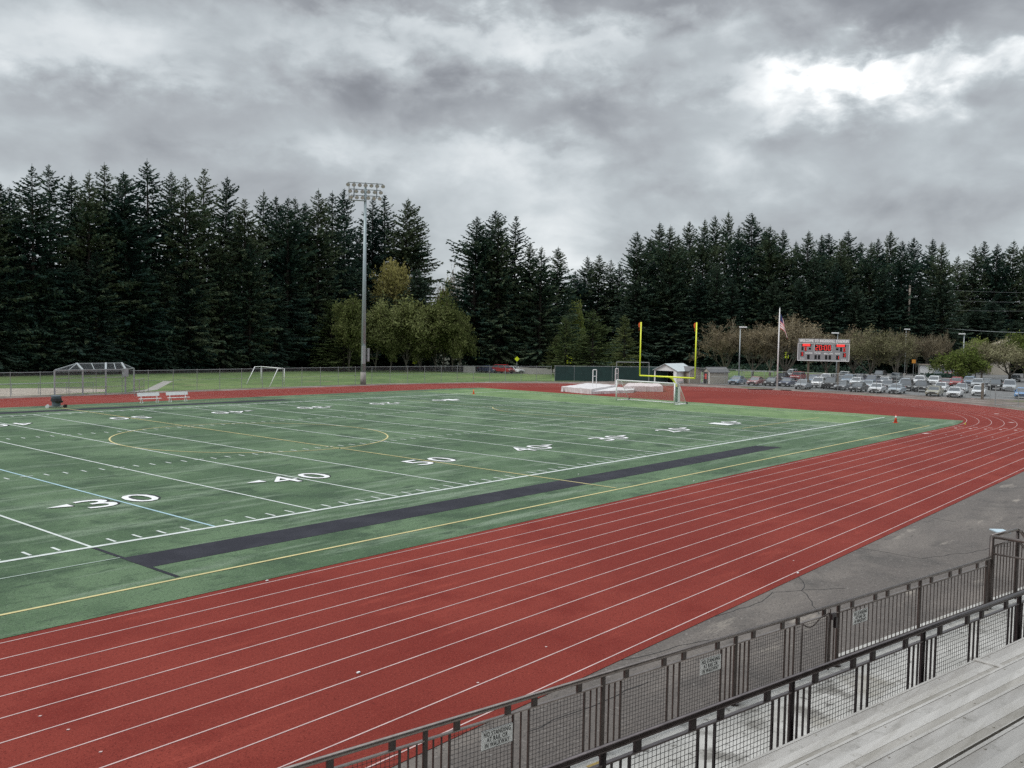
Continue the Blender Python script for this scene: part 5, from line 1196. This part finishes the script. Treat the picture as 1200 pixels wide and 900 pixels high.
# large cloud masses and breaks, each at its own direction in the sky
def blob(u, v, su, sv, amp, wob=.6):
    d = ray(u, v); d = d/np.linalg.norm(d)
    az, el = math.atan2(d[1], d[0]), math.asin(d[2])
    return (az, el, su/FPX, sv/FPX, amp)
wrp = mth('MULTIPLY', mth('SUBTRACT', n2, .5), .30)
azn = mth('ADD', mth('ARCTAN2', sep.outputs['Y'], sep.outputs['X']), wrp); eln = mth('ADD', mth('ARCSINE', sep.outputs['Z']), mth('MULTIPLY', mth('SUBTRACT', n3, .5), .09))
blobs = [blob(990,94,80,20,.31), blob(1085,78,75,11,.12), blob(900,142,60,12,.07), blob(150,72,95,28,.13), blob(640,45,260,24,.12), blob(560,115,60,24,-.05), blob(130,120,150,30,-.09), blob(600,-2,460,22,-.17), blob(1195,84,45,30,-.10), blob(1130,18,170,24,-.16), blob(480,130,70,32,-.07),
         blob(720,135,110,22,-.08), blob(1050,170,180,26,-.06), blob(1160,180,60,26,.06), blob(700,175,120,15,.08), blob(330,165,140,18,.07), blob(40,40,90,30,.05), blob(560,250,50,60,.05), blob(640,300,60,50,.07), blob(250,190,200,20,-.03), blob(830,205,180,16,.04)]
acc = base_
for (az, el, sa, se, amp) in blobs:
    da = mth('DIVIDE', mth('SUBTRACT', azn, az), sa); de = mth('DIVIDE', mth('SUBTRACT', eln, el), se)
    gss = mth('POWER', 2.718, mth('MULTIPLY', mth('ADD', mth('MULTIPLY', da, da), mth('MULTIPLY', de, de)), -.5))
    acc = mth('ADD', acc, mth('MULTIPLY', gss, amp))
cr = N.new('ShaderNodeValToRGB'); Lk.new(acc, cr.inputs['Fac']); el = cr.color_ramp.elements
stops = [(.20,(.15,.155,.172)),(.35,(.28,.295,.32)),(.44,(.39,.415,.44)),(.51,(.465,.505,.53)),(.58,(.59,.635,.66)),(.69,(.81,.845,.86)),(.86,(1.22,1.23,1.22))]
while len(el) < len(stops): el.new(.5)
for i, (p_, c) in enumerate(stops): el[i].position = p_; el[i].color = (*c, 1)
# brighter towards the zenith, as an overcast sky is
zen = mapr(sep.outputs['Z'], .36, .85, 10., 29.)
sclr = N.new('ShaderNodeVectorMath'); sclr.operation = 'SCALE'; Lk.new(cr.outputs['Color'], sclr.inputs[0]); Lk.new(zen, sclr.inputs['Scale'])
mixn = N.new('ShaderNodeMix'); mixn.data_type = 'RGBA'; mixn.inputs['Factor'].default_value = .95
Lk.new(sky.outputs['Color'], mixn.inputs['A']); Lk.new(sclr.outputs[0], mixn.inputs['B'])
Lk.new(mixn.outputs['Result'], bg.inputs['Color']); bg.inputs['Strength'].default_value = .1
world.cycles.sampling_method = 'MANUAL'; world.cycles.sample_map_resolution = 512
sl = bpy.data.lights.new('Sun', 'SUN'); sl.energy = 1.5; sl.angle = R_(25); sl.color = (1,.96,.90); so = bpy.data.objects.new('Sun', sl); col.objects.link(so)
sd = Vector((math.cos(SUN_EL)*math.cos(SUN_AZ), math.cos(SUN_EL)*math.sin(SUN_AZ), math.sin(SUN_EL))); so.rotation_euler = sd.to_track_quat('Z','Y').to_euler(); so.location = sd*300

cam = bpy.data.cameras.new('Camera'); co = bpy.data.objects.new('Camera', cam); col.objects.link(co)
cam.sensor_fit = 'HORIZONTAL'; cam.sensor_width = 36; cam.lens = FPX/1200*36; cam.clip_start = .1; cam.clip_end = 6000
mw = Matrix.Identity(4)
for i in range(3): mw[i][0] = RT[i]; mw[i][1] = UP[i]; mw[i][2] = -F[i]; mw[i][3] = CAM[i]
co.matrix_world = mw; sc.camera = co
sc.view_settings.view_transform = 'Standard'; sc.view_settings.look = 'None'; sc.view_settings.gamma = 1; sc.view_settings.exposure = .10; sc.view_settings.use_curve_mapping = False
sc.render.engine = 'CYCLES'; sc.cycles.max_bounces = 5; sc.cycles.transparent_max_bounces = 24; sc.cycles.use_denoising = False
